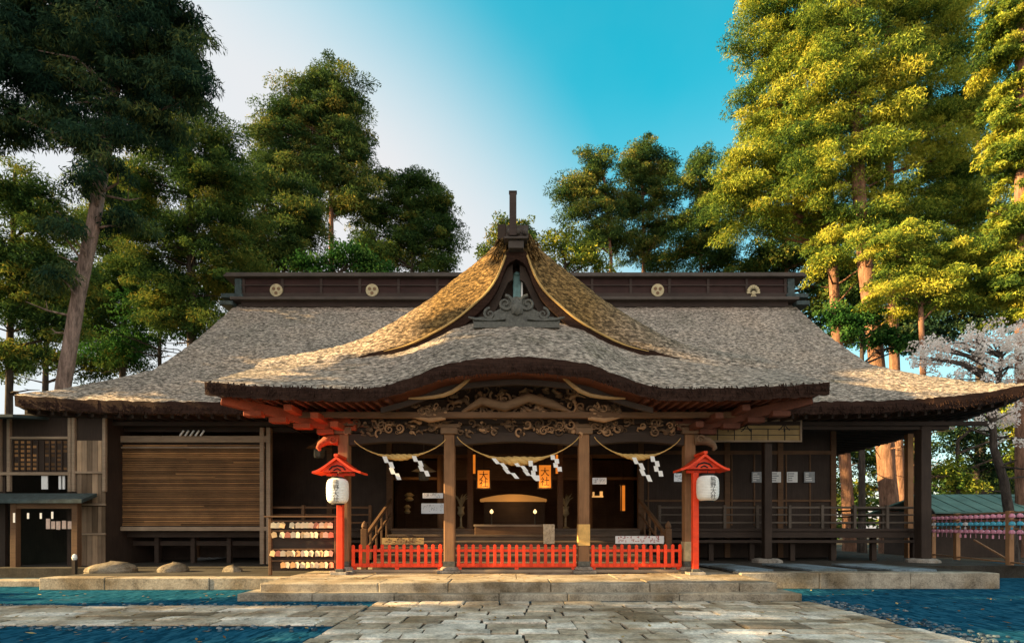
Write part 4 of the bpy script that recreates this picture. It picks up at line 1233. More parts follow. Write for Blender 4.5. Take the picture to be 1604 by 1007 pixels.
for ri, (z, mcol, word) in enumerate(((1.97, 'pink', 'upper pink'), (1.73, 'blue', 'blue'), (1.47, 'pink', 'lower pink'))):
    for k in range(NA + 6):
        if k < NA: P_ = A.lerp(B, (k + .6) / NA)
        else: P_ = B.lerp(C_, (k - NA + .5) / 6)
        key = 'white' if (word == 'blue' and r.random() < .15) else mcol
        lab = '%s glass wind chime in the %s row of the rack by the veranda' % ({'pink': 'pink', 'blue': 'blue', 'white': 'white'}[key], {'upper pink': 'top', 'blue': 'middle', 'lower pink': 'bottom'}[word])
        loc = (P_.x - .05, P_.y, z)
        if key not in cms:
            e = MB(); e.v = list(bell.v); e.f = list(bell.f); e.m = list(bell.m); e.t = list(bell.t)
            o = e.build('wind_chime', 'paper' if key == 'white' else mcol, smooth=50); o.location = loc; cms[key] = o
            tag(o, lab, 'wind chime', 'glass wind chimes on the right rack')
        else:
            o = cms[key].copy(); COL.objects.link(o); o.location = loc; o['label'] = lab
        o.rotation_euler = (0, 0, r.uniform(0, 3))

# green roofed shed behind the chime rack
sh = thing('shed', 'low shed with green metal roof behind the wind chime rack', 'shed', (25, 28, 0))
mb = MB(); p0 = at(1462, 803, 27.0); 
mb.box(21.6, 34, 27.8, 31.5, 0, 2.4); mb.build('wall', 'dark_v', sh)
mb = MB(); mb.add([(20.9, 26.8, 2.22), (35, 26.8, 2.22), (35, 29.6, 3.25), (22.2, 29.6, 3.25), (20.9, 26.8, 2.30), (35, 26.8, 2.30), (35, 29.6, 3.33), (22.2, 29.6, 3.33), (35, 32.2, 2.22), (20.9, 32.2, 2.22), (35, 32.2, 2.30), (20.9, 32.2, 2.30)],
                  [(0, 1, 5, 4), (4, 5, 6, 7), (3, 2, 1, 0), (0, 4, 7, 3), (7, 6, 10, 11), (2, 3, 9, 8), (3, 7, 11, 9)])
for k in range(16):
    X = 21.5 + k * .85
    mb.bar((X, 26.8, 2.315), (X + .3, 29.6, 3.345), .04, .04)
mb.build('roof', 'cgreen', sh)

# ================================================================== side building (left)
SB = thing('side_building', 'weathered wooden side building at far left with lattice window and dark doorway', 'building', (-15.5, 18, 0))
YL = 17.6
def lx(px): return at(px, 800, YL).x
def lz(py): return at(0, py, YL).z
mb = MB()
mb.box(-24, lx(115), YL, YL + .12, lz(740), 5.2)
mb.box(-24, lx(8), YL + .001, YL + .12, 0, lz(740) - .001); mb.box(lx(105), lx(165), YL, YL + .12, .1, lz(740) - .001)
mb.box(lx(115) + .001, lx(165), YL, YL + .12, lz(740), 5.2)
mb.box(-24, lx(165), YL + 3, YL + 3.1, 0, 5.2); mb.box(lx(165) - .12, lx(165), YL + .121, YL + 3, 0, 5.2)
mb.build('wall', 'dark_v', SB)
# plank cladding
mb = MB(); r = random.Random(5); x = lx(122)
while x < lx(164):
    w = r.uniform(.10, .2)
    for z0, z1 in ((lz(738), lz(690)), (lz(788), lz(742)), (lz(834), lz(793)), (lz(897), lz(838))):
        mb.box(x, x + w - .012, YL - .035, YL - .004, z0, z1, 0, r.choice([.05, .2, .3, .45, .6, .75]))
    x += w
mb.build('plank_cladding', 'pale_v', SB)
for y in (740, 790, 836): mb = MB(); mb.box(lx(118), lx(168), YL - .09, YL - .036, lz(y) - .035, lz(y) + .035); mb.build('wall_rail', 'pale', SB, bevel=.01)
for px in (2, 17, 112, 118, 166): mb = MB(); mb.box(lx(px) - .05, lx(px) + .05, YL - .10, YL - .0, lz(770), lz(655)); mb.build('wall_post', 'pale', SB, bevel=.01)
mb = MB(); mb.box(lx(-40), lx(112), YL - .11, YL - .002, lz(742) - .05, lz(742) + .05); mb.build('window_sill', 'pale', SB, bevel=.01)
mb = MB(); mb.box(lx(18), lx(112), YL - .08, YL - .002, lz(686) - .04, lz(686) + .04); mb.build('window_head', 'pale', SB, bevel=.01)
w_ = MB(); r = random.Random(6)
for k in range(9):
    for j in range(7):
        if (k + j * 0) % 9 in (4,) or r.random() < .18: continue
        x0 = lx(22) + (lx(108) - lx(22)) * k / 9; x1 = lx(22) + (lx(108) - lx(22)) * (k + 1) / 9
        z0 = lz(738) + (lz(690) - lz(738)) * j / 7; z1 = lz(738) + (lz(690) - lz(738)) * (j + 1) / 7
        w_.box(x0 + .03, x1 - .03, YL - .012, YL - .003, z0 + .05, z1 - .015, 0, (.75 if k < 4 else .3) + r.uniform(-.25, .2))
win = w_.build('lattice_window', 'slat', SB)
mb = MB()
for k in range(10):
    x0 = lx(22) + (lx(108) - lx(22)) * k / 9; mb.box(x0 - .02, x0 + .02, YL - .05, YL - .013, lz(738), lz(690))
mb.build('lattice_bars', 'dark', win)
mb = MB()
for px, w in ((66, .2), (93, .07), (99, .07)):
    mb = MB(); mb.box(lx(px), lx(px) + w, YL - .03, YL - .003, lz(766), lz(745)); mb.build('paper_strip', 'paper', SB)
# canopy over the doorway
cy0 = 16.75
ca, cb = at(-60, 790, cy0), at(128, 790, cy0)
mb = MB()
mb.add([(-24, cy0, 2.28), (cb.x, cy0, 2.28), (cb.x - .1, YL - .1, 2.52), (-24, YL - .1, 2.52), (-24, cy0, 2.40), (cb.x, cy0, 2.40), (cb.x - .1, YL - .1, 2.64), (-24, YL - .1, 2.64)],
       [(0, 1, 5, 4), (4, 5, 6, 7), (3, 2, 1, 0), (1, 2, 6, 5), (0, 4, 7, 3), (2, 3, 7, 6)])
mb.build('canopy', 'bgrey', SB, bevel=.01)
for px in (6, 104):
    mb = MB(); X = at(px, 850, 16.6).x; mb.box(X - .09, X + .09, 16.9, 17.08, .02, 2.38); mb.build('door_post', 'brown', SB, bevel=.01)
mb = MB(); mb.box(at(6, 800, 16.6).x, at(104, 800, 16.6).x, 16.92, 17.06, 2.12, 2.30); mb.build('door_lintel', 'brown', SB, bevel=.01)
mb = MB()
for px, a_, b_ in ((72, 812, 828), (80, 816, 828), (88, 816, 829), (97, 815, 828), (106, 816, 828)):
    X = at(px, 800, 17.0).x; mb.box(X, X + .12, 17.0, 17.02, at(0, b_, 17).z, at(0, a_, 17).z)
mb.build('door_curtain', plain('pink white curtain', (.7, .5, .4), .8), SB)
mb = MB()
for px, a_, b_ in ((20, 803, 818), (42, 803, 812), (62, 803, 812), (80, 801, 812)):
    mb = MB(); X = at(px, 800, 16.4).x; mb.box(X - .03, X + .03, 16.44, 16.45, at(0, b_, 16.4).z, at(0, a_, 16.4).z); mb.build('paper_streamer', 'paper', SB)
# lower roof edge of the side building beneath the thatch
mb = MB(); mb.add([(-30, 15.9, 4.95), (-15.0, 16.3, 4.85), (-15.0, 20, 5.35), (-30, 20, 5.6), (-30, 15.9, 5.05), (-15.0, 16.3, 4.93), (-15.0, 20, 5.43), (-30, 20, 5.7)],
                  [(0, 1, 5, 4), (4, 5, 6, 7), (3, 2, 1, 0), (1, 2, 6, 5), (2, 3, 7, 6), (0, 4, 7, 3)])
mb.build('roof', 'bgrey', SB)
mb = MB(); c = at(116, 870, 16.0); mb.box(c.x - .05, c.x + .05, 15.97, 16.07, 0.16, .58); mb.lathe((c.x, 16.02, .58), [(.05, 0), (.07, .06), (.05, .14), (.01, .18)], 10, 1)
solo(mb, 'jar_stand', ['dark_v', 'paper'], (c.x, 16.02, .16), 'small white jar on a dark post beside the dark doorway', 'ornament')

g_ = np.random.default_rng(21); n_ = 700
c_ = np.stack([g_.uniform(-14, 14, n_), g_.uniform(6, 14, n_), np.full(n_, .05)], 1)
c_[:, 2] = np.where((c_[:, 1] > 11.3) & (np.abs(c_[:, 0]) < 5.6), .37, np.where((c_[:, 0] > 6.2) | ((c_[:, 0] < -2.9) & ((c_[:, 1] < 8.4) | (c_[:, 1] > 10.6))), .02, .056))
c_ = c_[~((c_[:, 1] > 11.1) & (np.abs(c_[:, 0]) < 6.1) & (c_[:, 1] < 11.7))]
c_ = c_[~((c_[:, 1] > 13.2) & (np.abs(c_[:, 0]) > 5.4))]
n_ = len(c_); a_ = g_.uniform(0, 6.28, n_); u_ = np.stack([np.cos(a_), np.sin(a_), g_.uniform(-.3, .3, n_)], 1) * g_.uniform(.03, .07, n_)[:, None]
w_v = np.stack([-np.sin(a_), np.cos(a_), g_.uniform(-.3, .3, n_)], 1) * g_.uniform(.012, .03, n_)[:, None]
LEAF_V = np.stack([c_ - u_, c_ + w_v, c_ + u_, c_ - w_v], 1); LEAF_T = g_.random(n_)
M['fallen'] = leafmat('fallen leaves', [(0, (.10, .05, .02)), (.5, (.26, .15, .05)), (1, (.45, .33, .14))], .1)

# ================================================================== TREES
def leaf_cloud(blobs, seed, dens=5.0, clump=.75, leaf=.26, wid=.11, per=70, droop=.15, flat=.6, shell=.45):
    """blobs: list of (centre, radii). returns verts, tints of diamond leaves gathered in clumps"""
    g = np.random.default_rng(seed); V, T = [], []
    for C, Rr in blobs:
        C = np.array(C); Rr = np.array(Rr)
        n = max(3, int(dens * (Rr[0] * Rr[2] * 1.0 + Rr[1] * Rr[2] * .5) / (clump * clump) * 1.9))
        d = g.normal(size=(n, 3)); d /= np.linalg.norm(d, axis=1)[:, None]
        rad = g.random(n) ** shell
        cc = C + d * rad[:, None] * Rr
        for k in range(n):
            cr = clump * (.42 + .95 * g.random() ** 1.4); m = max(12, int(per * (cr / clump / .82) ** 1.7 * g.uniform(.6, 1.2)))
            oh = np.array([d[k, 0], d[k, 1], 0]) + g.normal(size=3) * .35; oh[2] = 0; oh /= np.linalg.norm(oh) + 1e-6
            q = g.normal(size=(m, 3)); q /= np.linalg.norm(q, axis=1)[:, None]; q *= (g.random(m) ** .45)[:, None]
            al = q @ oh
            P = q * cr * np.array([.8, .8, flat]) + np.outer(al, oh) * cr * .75
            P[:, 2] -= cr * (.28 * al + .22 * al * al); P = P + cc[k]
            a = g.normal(size=(m, 3)) * .75 + q * .8; a[:, 2] -= droop * 2
            a /= np.linalg.norm(a, axis=1)[:, None]
            b = np.cross(a, g.normal(size=(m, 3))); b /= np.linalg.norm(b, axis=1)[:, None] + 1e-6
            L = leaf * g.uniform(.6, 1.35, m)[:, None]; W = wid * g.uniform(.6, 1.3, m)[:, None]
            V.append(np.stack([P - a * L / 2, P + b * W / 2, P + a * L / 2, P - b * W / 2], 1))
            base = g.beta(1.5, 1.7)
            T.append(np.clip(base + g.normal(size=m) * .17, 0, 1))
    return np.concatenate(V), np.concatenate(T)

def leaf_object(name, V, T, mat, parent=None, o0=(0, 0, 0)):
    n = len(V); me = bpy.data.meshes.new(name)
    me.vertices.add(n * 4); me.vertices.foreach_set('co', (V.reshape(-1, 3) - np.array(o0)).astype(np.float32).ravel())
    me.loops.add(n * 4); me.loops.foreach_set('vertex_index', np.arange(n * 4, dtype=np.int32))
    me.polygons.add(n); me.polygons.foreach_set('loop_start', np.arange(0, n * 4, 4, dtype=np.int32))
    a = me.attributes.new('tint', 'FLOAT', 'FACE'); a.data.foreach_set('value', T.astype(np.float32))
    me.materials.append(M[mat]); me.update(calc_edges=True); me.validate()
    o = bpy.data.objects.new(name, me); COL.objects.link(o)
    if parent is not None: o.parent = parent
    return o

TREES = 0
def tree(name, label, cat, Y, trunk, r0, r1, blobs, leafm, barkm, group=None, depth=.9, limbs=True, twigs=14, **kw):
    """trunk: photo pixels [(px, py), ...] from low to high; blobs: photo pixels (px, py, rx, ry[, dY])"""
    global TREES; TREES += 1
    s = Y / FPX; pts = [at(px, py, Y) for px, py in trunk]
    d = pts[0] - pts[1]
    if pts[0].z > .1:
        k = pts[0].z / max(.3, abs(d.z)); foot = pts[0] + d * min(k, 6) * .8; foot.z = -.1
        pts = [foot] + pts
    else: pts[0].z = -.1
    root = thing(name, label, cat, (pts[0].x, Y, 0), group)
    bl = []
    for q in blobs:
        if len(q) == 6: bl.append(((q[0], q[1], q[2]), (q[3], q[4], q[5]))); continue
        px, py, rx, ry = q[:4]; dy = q[4] if len(q) > 4 else 0
        c = at(px, py, Y); rr = (rx * s, max(.6, min(rx, ry) * s * depth * 1.15), ry * s)
        bl.append(((c.x, Y + dy, c.z), rr))
    V, T = leaf_cloud(bl, TREES * 13 + 1, **kw)
    leaf_object('crown', V, T, leafm, root, WLOC[root.name])
    mb = MB(); n = len(pts); dense = []; rad = []
    for i in range(n - 1):
        for j in range(5):
            q = j / 5; dense.append(pts[i].lerp(pts[i + 1], q)); rad.append(0)
    dense.append(pts[-1]); zl, zh = dense[0].z, dense[-1].z
    rad = [max(.05, r0 + (r1 - r0) * (p.z - zl) / (zh - zl)) * (1 + .35 * math.exp(-(p.z - zl) / .8)) for p in dense]
    mb.tube(dense, rad, 12, 0, .5, .06)
    if limbs:
        rr = random.Random(TREES)
        for (c, rd) in bl:
            c = Vector(c)
            for _ in range(2):
                tgt = c + Vector((rr.uniform(-.6, .6) * rd[0], rr.uniform(-.5, .5) * rd[1], rr.uniform(-.3, .5) * rd[2]))
                zt = tgt.z - .25 * abs(tgt.x - dense[-1].x) - .3
                st_ = min(dense, key=lambda p: abs(p.z - zt))
                if (tgt - st_).length < .5: continue
                mid = st_.lerp(tgt, .5) + Vector((rr.uniform(-.3, .3), rr.uniform(-.3, .3), rr.uniform(-.1, .4)))
                L = (tgt - st_).length; rb = min(r1 * .6 + .03, .03 + L * .016)
                mb.tube([st_, mid, tgt], [rb, rb * .65, rb * .2], 5)
    if twigs:
        rr = random.Random(TREES + 50)
        for _ in range(twigs):
            q = rr.uniform(.22, .8); p = dense[int(q * (len(dense) - 1))]; a_ = rr.uniform(0, 6.28); L = rr.uniform(.7, 2.4)
            dv = Vector((math.cos(a_), math.sin(a_), rr.uniform(-.25, .35)))
            p1 = p + dv * L * .5; p2 = p1 + (dv + Vector((rr.uniform(-.5, .5), rr.uniform(-.4, .4), rr.uniform(-.5, .3)))) * L * .45
            mb.tube([p, p1, p2], [.05, .032, .012], 5)
            p3 = p1 + Vector((rr.uniform(-.6, .6), rr.uniform(-.4, .4), rr.uniform(-.2, .5))) * L * .4; mb.tube([p1, p3], [.022, .008], 4)
    mb.build('trunk', barkm, root, smooth=60)
    return root

# near cedar hanging over the left
tree('cedar_tree', 'nearest tall dark cedar with leaning pale trunk and drooping fronds at left', 'tree', 21.5,
     [(100, 600), (122, 470), (150, 330), (170, 200), (188, 60), (196, -60), (200, -150)], .29, .18,
     [(150, 40, 165, 55), (60, 110, 85, 60), (190, 110, 110, 70), (270, 80, 55, 75), (300, 140, 45, 40), (110, 190, 70, 35), (215, 200, 75, 40), (30, 40, 60, 60), (20, 190, 45, 40), (240, 20, 70, 40), (150, -60, 180, 60), (40, -70, 120, 60), (175, 250, 30, 18, -1), (200, 290, 30, 14, -.8), (130, 275, 25, 14, 1), (165, 310, 32, 16, -1), (140, 380, 26, 12, -1), (128, 450, 22, 10, -1), (185, 340, 26, 12, .5)],
     'leaf_dark', 'bark_grey', dens=3.0, clump=.6, leaf=.25, wid=.048, per=210, droop=.55, flat=.55)
tree('cedar_tree', 'dark cedar with a dim straight trunk between the leaning tree and the ridge end', 'tree', 33,
     [(300, 560), (300, 440), (298, 330), (296, 200)], .36, .15,
     [(270, 230, 80, 45), (335, 220, 40, 40), (225, 290, 60, 45), (330, 290, 60, 50), (280, 350, 80, 40), (360, 350, 40, 45), (230, 400, 70, 40), (330, 410, 80, 40), (280, 460, 80, 40), (345, 280, 50, 30), (200, 350, 50, 40), (370, 300, 30, 40), (300, 500, 80, 30), (370, 430, 50, 30), (250, 170, 60, 40)],
     'leaf_mid', 'bark_dark', dens=2.6, clump=.9, leaf=.24, wid=.055, per=390, flat=.5)
tree('cedar_tree', 'scraggy cedar with a thin trunk at the far left edge', 'tree', 29,
     [(14, 640), (16, 520), (20, 400), (24, 270)], .22, .1,
     [(30, 300, 55, 40), (70, 350, 60, 40), (20, 400, 55, 40), (80, 430, 60, 35), (30, 480, 60, 35), (90, 510, 45, 25), (20, 560, 50, 25)],
     'leaf_mid', 'bark_dark', dens=3.4, clump=.75, leaf=.26, wid=.06, per=220)
tree('broadleaf_tree', 'dense green undergrowth tree just above the left roof slope', 'tree', 37,
     [(250, 640), (250, 560), (250, 500)], .2, .1, [(230, 500, 60, 40), (290, 490, 60, 40), (190, 540, 50, 30), (340, 460, 40, 30)],
     'leaf_green', 'bark_dark', dens=3, clump=.8)
tree('cedar_tree', 'half hidden cedar whose loose crown fills the gap behind the leaning trunk', 'tree', 39,
     [(190, 640), (196, 480), (200, 330)], .3, .12, [(190, 300, 55, 50), (160, 380, 50, 50), (210, 460, 60, 50), (140, 470, 50, 50), (180, 540, 60, 40)],
     'leaf_mid', 'bark_dark', dens=3.2, clump=.9, leaf=.28, wid=.07, per=240)
tree('cedar_tree', 'ragged olive cedar far back behind the foot of the leaning trunk', 'tree', 41,
     [(70, 660), (72, 560), (76, 420)], .3, .12, [(60, 400, 40, 35), (110, 430, 40, 30), (50, 470, 45, 30), (115, 500, 40, 25), (40, 545, 40, 22), (100, 565, 45, 20), (150, 570, 40, 20), (20, 590, 25, 16), (150, 500, 30, 40)],
     'leaf_olive', 'bark_dark', dens=2.4, clump=.9, leaf=.2, wid=.11, per=200)
tree('cedar_tree', 'tall pointed cedar with reddish bare trunk left of the gable', 'tree', 43,
     [(519, 500), (519, 400), (519, 300), (520, 200), (521, 110)], .34, .1,
     [(520, 112, 22, 18), (488, 138, 48, 24), (540, 150, 30, 28), (450, 178, 40, 30), (500, 178, 45, 25), (548, 200, 34, 32), (435, 225, 42, 32), (560, 240, 26, 42), (500, 238, 40, 18), (455, 262, 60, 26), (535, 272, 50, 22), (560, 300, 30, 25), (515, 205, 40, 30), (470, 205, 40, 25), (490, 290, 40, 18), (545, 320, 30, 20), (525, 165, 30, 20)],
     'leaf_olive', 'bark', dens=3.0, clump=1.0, leaf=.30, wid=.072, per=330, flat=.5)
tree('cedar_tree', 'lighter loose cedar between the dark left trees and the tall pointed cedar', 'tree', 40,
     [(444, 520), (444, 420), (444, 310)], .26, .1,
     [(420, 290, 40, 30), (460, 310, 45, 30), (410, 345, 50, 35), (470, 360, 45, 35), (430, 395, 60, 35), (390, 400, 40, 40), (480, 330, 30, 30)],
     'leaf_olive', 'bark_dark', dens=3.0, clump=1.0, leaf=.30, wid=.072, per=330, flat=.5)
tree('cedar_tree', 'rounded cedar immediately left of the porch gable', 'tree', 45,
     [(645, 520), (645, 420), (648, 300)], .3, .1,
     [(612, 285, 28, 22), (655, 300, 42, 28), (685, 325, 24, 28), (620, 330, 40, 28), (660, 350, 45, 32), (695, 375, 28, 32), (640, 385, 55, 30), (690, 415, 32, 25), (610, 400, 40, 32), (575, 330, 30, 40), (580, 380, 30, 30)],
     'leaf_mid', 'bark_dark', dens=3.0, clump=1.0, leaf=.30, wid=.072, per=330, flat=.5)
tree('broadleaf_tree', 'bright green bushy crown above the ridge below the tall pointed cedar', 'tree', 38,
     [(530, 600), (530, 500), (530, 430)], .25, .12, [(495, 418, 40, 18), (560, 408, 38, 22), (528, 400, 30, 18), (600, 425, 25, 14)], 'leaf_green', 'bark_dark', dens=3.6, clump=.7)
tree('cedar_tree', 'small distant tree top peeping behind the tall end post', 'tree', 62,
     [(802, 560), (802, 450), (802, 360)], .3, .12, [(790, 352, 18, 13), (818, 358, 17, 18), (780, 375, 16, 14), (826, 378, 12, 12), (800, 372, 24, 14), (760, 395, 14, 14)], 'leaf_olive', 'bark_dark', dens=3.2, clump=.9, leaf=.34, wid=.16)
tree('cedar_tree', 'knobbly topped cedar nearest the gable on its right', 'tree', 48,
     [(958, 520), (957, 400), (945, 270)], .3, .1,
     [(935, 258, 32, 25), (905, 288, 32, 20), (945, 298, 36, 24), (900, 310, 26, 14), (930, 335, 50, 22), (960, 370, 35, 25), (925, 385, 35, 20)],
     'leaf_olive', 'bark', dens=3.0, clump=1.0, leaf=.30, wid=.072, per=330, flat=.5)
tree('cedar_tree', 'low rounded yellow green tree rising just right of the gable slope', 'tree', 44,
     [(885, 560), (885, 480), (885, 400)], .25, .1, [(880, 368, 28, 20), (868, 395, 25, 25), (905, 400, 36, 25), (935, 415, 30, 15)], 'leaf_gold', 'bark_dark', dens=3, clump=.8)
tree('cedar_tree', 'highest knobbly cedar in the centre right clump', 'tree', 50,
     [(1008, 520), (1008, 400), (1006, 240)], .3, .1,
     [(1004, 235, 26, 20), (1030, 256, 24, 22), (985, 262, 24, 18), (1008, 285, 40, 22), (1040, 305, 28, 25), (995, 325, 42, 22), (1025, 355, 40, 25), (1000, 390, 40, 25), (1040, 410, 40, 18)],
     'leaf_olive', 'bark', dens=3.0, clump=1.0, leaf=.30, wid=.072, per=330, flat=.5)
tree('cedar_tree', 'darker cedar in the clump beside the great golden cedars', 'tree', 47,
     [(1098, 520), (1098, 400), (1096, 260)], .3, .1,
     [(1098, 258, 26, 16), (1085, 285, 26, 18), (1112, 300, 28, 25), (1095, 335, 38, 28), (1120, 370, 35, 30), (1085, 390, 40, 28), (1130, 410, 40, 18)],
     'leaf_mid', 'bark', dens=3.0, clump=1.0, leaf=.30, wid=.072, per=330, flat=.5)
kw = dict(dens=2.3, clump=.95, leaf=.23, wid=.052, per=470, droop=.2, flat=.5)
tree('cedar_tree', 'great golden lit cedar on the left edge of the right hand grove with pale trunk', 'tree', 35,
     [(1328, 790), (1318, 640), (1308, 480), (1300, 330), (1290, 150), (1280, 0)], .36, .2,
     [(1215, 25, 45, 40), (1180, 75, 32, 30), (1225, 90, 60, 40), (1195, 145, 50, 35), (1240, 170, 60, 40), (1175, 195, 30, 25), (1215, 225, 60, 35), (1150, 265, 35, 30), (1200, 280, 60, 35), (1250, 300, 60, 35), (1135, 310, 30, 25), (1180, 330, 45, 22), (1260, 30, 60, 60), (1200, -30, 60, 40), (1165, 290, 45, 30), (1230, 340, 45, 25), (1275, 345, 40, 30), (1270, 200, 45, 40), (1140, 330, 25, 18), (1250, 250, 60, 40), (1185, 360, 45, 16), (1290, 395, 35, 20, -2), (1265, 425, 30, 16, -2), (1320, 440, 30, 16, -2)],
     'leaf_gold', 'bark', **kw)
tree('cedar_tree', 'great golden cedar with the thickest reddish trunk in the right hand grove', 'tree', 32,
     [(1393, 800), (1385, 680), (1368, 520), (1354, 400), (1345, 300), (1340, 100), (1338, -60)], .52, .25,
     [(1330, 30, 70, 50), (1310, 100, 65, 45), (1370, 130, 65, 50), (1320, 180, 70, 40), (1275, 230, 50, 40), (1350, 235, 70, 40), (1300, 275, 60, 30), (1380, 270, 50, 35), (1270, 130, 40, 40), (1330, -50, 90, 50), (1320, 320, 60, 28), (1390, 330, 55, 28), (1400, 190, 50, 40), (1290, 60, 50, 40), (1340, 360, 40, 18), (1400, 365, 50, 25), (1330, 405, 30, 18, -1.5), (1385, 500, 22, 12, -1.5)],
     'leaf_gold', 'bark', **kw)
tree('cedar_tree', 'broad golden cedar with bare pale upper trunk right of the thickest trunk', 'tree', 34,
     [(1412, 800), (1405, 680), (1398, 480), (1394, 380), (1392, 200), (1390, 0)], .34, .18,
     [(1440, 60, 55, 50), (1490, 90, 45, 45), (1430, 150, 60, 45), (1485, 180, 50, 40), (1440, 240, 65, 40), (1500, 250, 45, 35), (1470, 300, 55, 30), (1410, 310, 50, 30), (1400, 20, 50, 50), (1480, 10, 60, 40), (1530, 330, 40, 40), (1450, 340, 60, 25), (1520, 180, 35, 40), (1500, 310, 50, 28), (1440, 195, 50, 35), (1550, 390, 30, 30)],
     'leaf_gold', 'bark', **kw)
tree('cedar_tree', 'yellow lit lower crown spreading in front of the grove trunks at right', 'tree', 29,
     [(1450, 800), (1448, 680), (1445, 560), (1440, 420)], .22, .1,
     [(1400, 400, 45, 28), (1450, 395, 45, 25), (1420, 440, 50, 28), (1480, 430, 45, 35), (1500, 395, 40, 25), (1460, 465, 45, 22), (1525, 400, 35, 28), (1400, 380, 50, 20), (1440, 365, 50, 18), (1500, 470, 40, 22), (1510, 440, 40, 25), (1390, 465, 30, 18), (1545, 455, 35, 22), (1550, 420, 25, 18)],
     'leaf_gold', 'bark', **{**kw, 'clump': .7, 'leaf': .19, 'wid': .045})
tree('cedar_tree', 'cedar cut off by the right picture edge with dark upper and yellow lower boughs', 'tree', 28,
     [(1604, 800), (1602, 650), (1600, 400), (1598, 100), (1598, -40)], .36, .2,
     [(1590, 20, 35, 40), (1575, 90, 28, 30), (1605, 140, 40, 40), (1580, 200, 25, 28), (1610, 260, 40, 40), (1575, 420, 30, 22), (1600, 400, 40, 30), (1580, 455, 35, 22), (1620, 330, 50, 40), (1605, 490, 40, 22), (1570, 440, 40, 28), (1590, 240, 35, 30), (1580, 350, 28, 25)],
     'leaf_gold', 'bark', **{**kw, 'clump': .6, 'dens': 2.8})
tree('cedar_tree', 'shadowy cedar behind the golden grove near the right edge', 'tree', 44,
     [(1535, 800), (1535, 600), (1535, 400), (1532, 200)], .4, .15,
     [(1540, 80, 35, 50), (1535, 180, 40, 50), (1545, 280, 45, 50), (1530, 370, 60, 40), (1560, 470, 60, 35), (1500, 500, 60, 35), (1460, 520, 50, 25)],
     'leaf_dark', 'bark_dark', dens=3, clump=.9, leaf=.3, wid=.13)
tree('cedar_tree', 'shadowy cedar behind the pale grove trunks', 'tree', 46,
     [(1235, 640), (1234, 480), (1230, 380)], .34, .15,
     [(1250, 350, 40, 30), (1280, 380, 50, 30), (1240, 410, 40, 25), (1300, 430, 60, 35), (1300, 480, 60, 35), (1400, 440, 60, 45), (1430, 500, 60, 35), (1350, 520, 50, 25), (1360, 380, 60, 40), (1340, 440, 50, 30), (1420, 360, 50, 30), (1200, 400, 40, 25), (1170, 420, 40, 12)],
     'leaf_mid', 'bark', dens=3.2, clump=.9, leaf=.24, wid=.12, per=160)
tree('broadleaf_tree', 'bright green bush between the trunks above the right roof slope', 'tree', 30.5,
     [(1350, 700), (1350, 600), (1350, 530)], .2, .1, [(1330, 505, 40, 25), (1385, 525, 35, 18), (1300, 490, 25, 16), (1420, 540, 35, 14), (1355, 490, 25, 14)], 'leaf_green', 'bark_dark', dens=3.0, clump=.6, leaf=.18, wid=.10, per=150)
tree('cedar_tree', 'green cedar beyond the veranda seen between the right eave posts', 'tree', 42,
     [(1435, 790), (1436, 700), (1437, 600)], .42, .3, [(1320, 700, 40, 40), (1310, 760, 40, 30), (1365, 720, 25, 50), (1430, 700, 30, 35), (1345, 770, 40, 20)], 'leaf_mid', 'bark', dens=2.2, clump=.8)
tree('broadleaf_tree', 'orange tinged tree beyond the green shed roof', 'tree', 36,
     [(1500, 790), (1500, 740), (1500, 690)], .2, .1, [(1480, 735, 28, 22), (1510, 760, 35, 18), (1600, 700, 40, 50), (1590, 640, 35, 40)], 'leaf_gold', 'bark_dark', dens=2.6, clump=.6)
tree('broadleaf_tree', 'dark evergreen behind the cherry tree at right', 'tree', 40,
     [(1530, 790), (1530, 740), (1530, 660)], .25, .1, [(1520, 680, 50, 40), (1550, 730, 45, 35), (1490, 690, 30, 25), (1575, 770, 40, 25)], 'leaf_dark', 'bark_dark', dens=3, clump=.8)
# cherry tree in blossom
tree('cherry_tree', 'blossoming cherry with dark crooked trunk at the right edge', 'cherry tree', 24,
     [(1584, 840), (1580, 800), (1572, 750), (1556, 700), (1555, 660), (1562, 620), (1568, 560)], .22, .09,
     [(1480, 550, 60, 30), (1540, 535, 65, 40), (1585, 550, 50, 45), (1520, 585, 75, 30), (1500, 640, 60, 30), (1575, 660, 35, 40), (1620, 560, 40, 30), (1440, 560, 30, 12), (1590, 580, 30, 18), (1530, 640, 50, 14), (1490, 655, 35, 12), (1580, 610, 30, 18), (1560, 525, 40, 12), (1450, 540, 30, 10), (1600, 530, 30, 20), (1460, 565, 40, 8), (1510, 625, 40, 10)],
     'blossom', 'bark_dark', dens=.5, clump=.26, leaf=.10, wid=.085, per=46, droop=0, flat=.9, shell=.6)

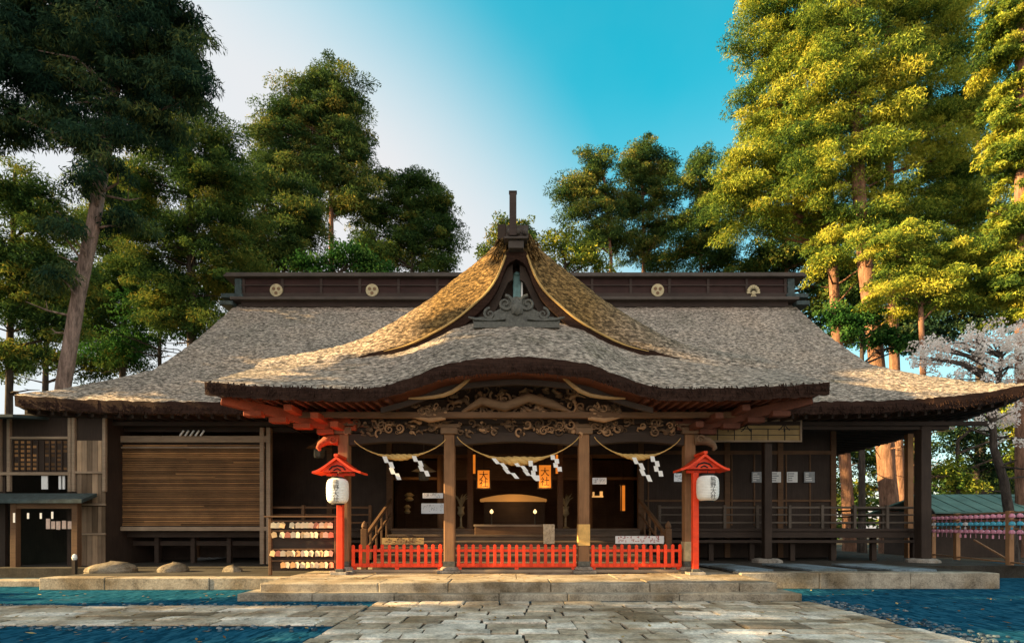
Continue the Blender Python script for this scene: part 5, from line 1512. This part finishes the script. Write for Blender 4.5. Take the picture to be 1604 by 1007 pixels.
# unseen cedars added left of frame, crowns shaped for roof shade and a sun gap
def upright(x, Y, h):
    return [(CX + x / Y * FPX, HY + EYE / Y * FPX), (CX + x / Y * FPX, HY + (EYE - h * .5) / Y * FPX), (CX + x / Y * FPX, HY + (EYE - h) / Y * FPX)]
kb = dict(dens=2.2, clump=.9, leaf=.42, wid=.24, per=80)
tree('cedar_tree', 'unseen dense cedar added left of the picture edge to shade the roof', 'tree', 20,
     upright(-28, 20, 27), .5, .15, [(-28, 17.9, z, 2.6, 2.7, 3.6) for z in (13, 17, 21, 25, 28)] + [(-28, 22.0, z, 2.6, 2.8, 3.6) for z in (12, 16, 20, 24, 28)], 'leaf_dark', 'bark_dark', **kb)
tree('cedar_tree', 'unseen dense cedar added left of the picture edge to shade porch and forecourt', 'tree', 9,
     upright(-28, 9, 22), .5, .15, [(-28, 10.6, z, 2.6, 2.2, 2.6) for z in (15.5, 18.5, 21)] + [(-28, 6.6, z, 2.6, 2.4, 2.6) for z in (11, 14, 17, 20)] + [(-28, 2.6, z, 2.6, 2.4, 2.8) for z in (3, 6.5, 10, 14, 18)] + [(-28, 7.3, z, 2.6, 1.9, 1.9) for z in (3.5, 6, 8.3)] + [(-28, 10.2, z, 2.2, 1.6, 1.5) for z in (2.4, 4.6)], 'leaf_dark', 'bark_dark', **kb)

g2 = np.random.default_rng(33); n2 = 800
ex = np.concatenate([6.15 + np.abs(g2.normal(0, .35, n2 // 2)), g2.uniform(-14, -2.9, n2 - n2 // 2)])
ey = np.concatenate([g2.uniform(5.5, 11.2, n2 // 2), np.where(g2.random(n2 - n2 // 2) < .5, 8.4 - np.abs(g2.normal(0, .2, n2 - n2 // 2)), 10.56 + np.abs(g2.normal(0, .15, n2 - n2 // 2)))])
cp = np.stack([ex, ey, np.full(n2, .012)], 1); rp = g2.uniform(.012, .035, n2)[:, None, None]
base = np.array([[-1, -1, 0], [1, -1, 0], [1, 1, 0], [-1, 1, 0], [-.6, -.6, .8], [.6, -.6, .8], [.6, .6, .8], [-.6, .6, .8]])
PV = cp[:, None, :] + base[None] * rp * g2.uniform(.7, 1.3, (n2, 8, 1))
quads = np.concatenate([PV[:, q] for q in ([4, 5, 6, 7], [0, 1, 5, 4], [1, 2, 6, 5], [2, 3, 7, 6], [3, 0, 4, 7])])
M['pebble'] = leafmat('gritty pebbles', [(0, (.03, .05, .07)), (.5, (.08, .13, .17)), (1, (.26, .27, .26))], 0)
tag(leaf_object('pebbles', quads, np.tile(g2.random(n2), 5), 'pebble'), 'loose pebbles along the edges of the paving', 'pebbles', kind='stuff')
tag(leaf_object('fallen_leaves', LEAF_V, LEAF_T, 'fallen'), 'scattered dry leaves on the gravel and paving', 'leaves', kind='stuff')
# far wood round the site: one mass
g_ = np.random.default_rng(5); bl = []
for k in range(70):
    x = -75 + k * 2.4 + g_.uniform(-1, 1); bl.append(((x, g_.uniform(58, 72), g_.uniform(2, 7)), (g_.uniform(2, 4), 2.5, g_.uniform(2.5, 5))))
V, T = leaf_cloud(bl, 77, dens=1.6, clump=1.3, leaf=.55, wid=.3, per=50)
tag(leaf_object('far_wood', V, T, 'leaf_mid'), 'distant wood closing the view behind the shrine', 'wood', kind='stuff')
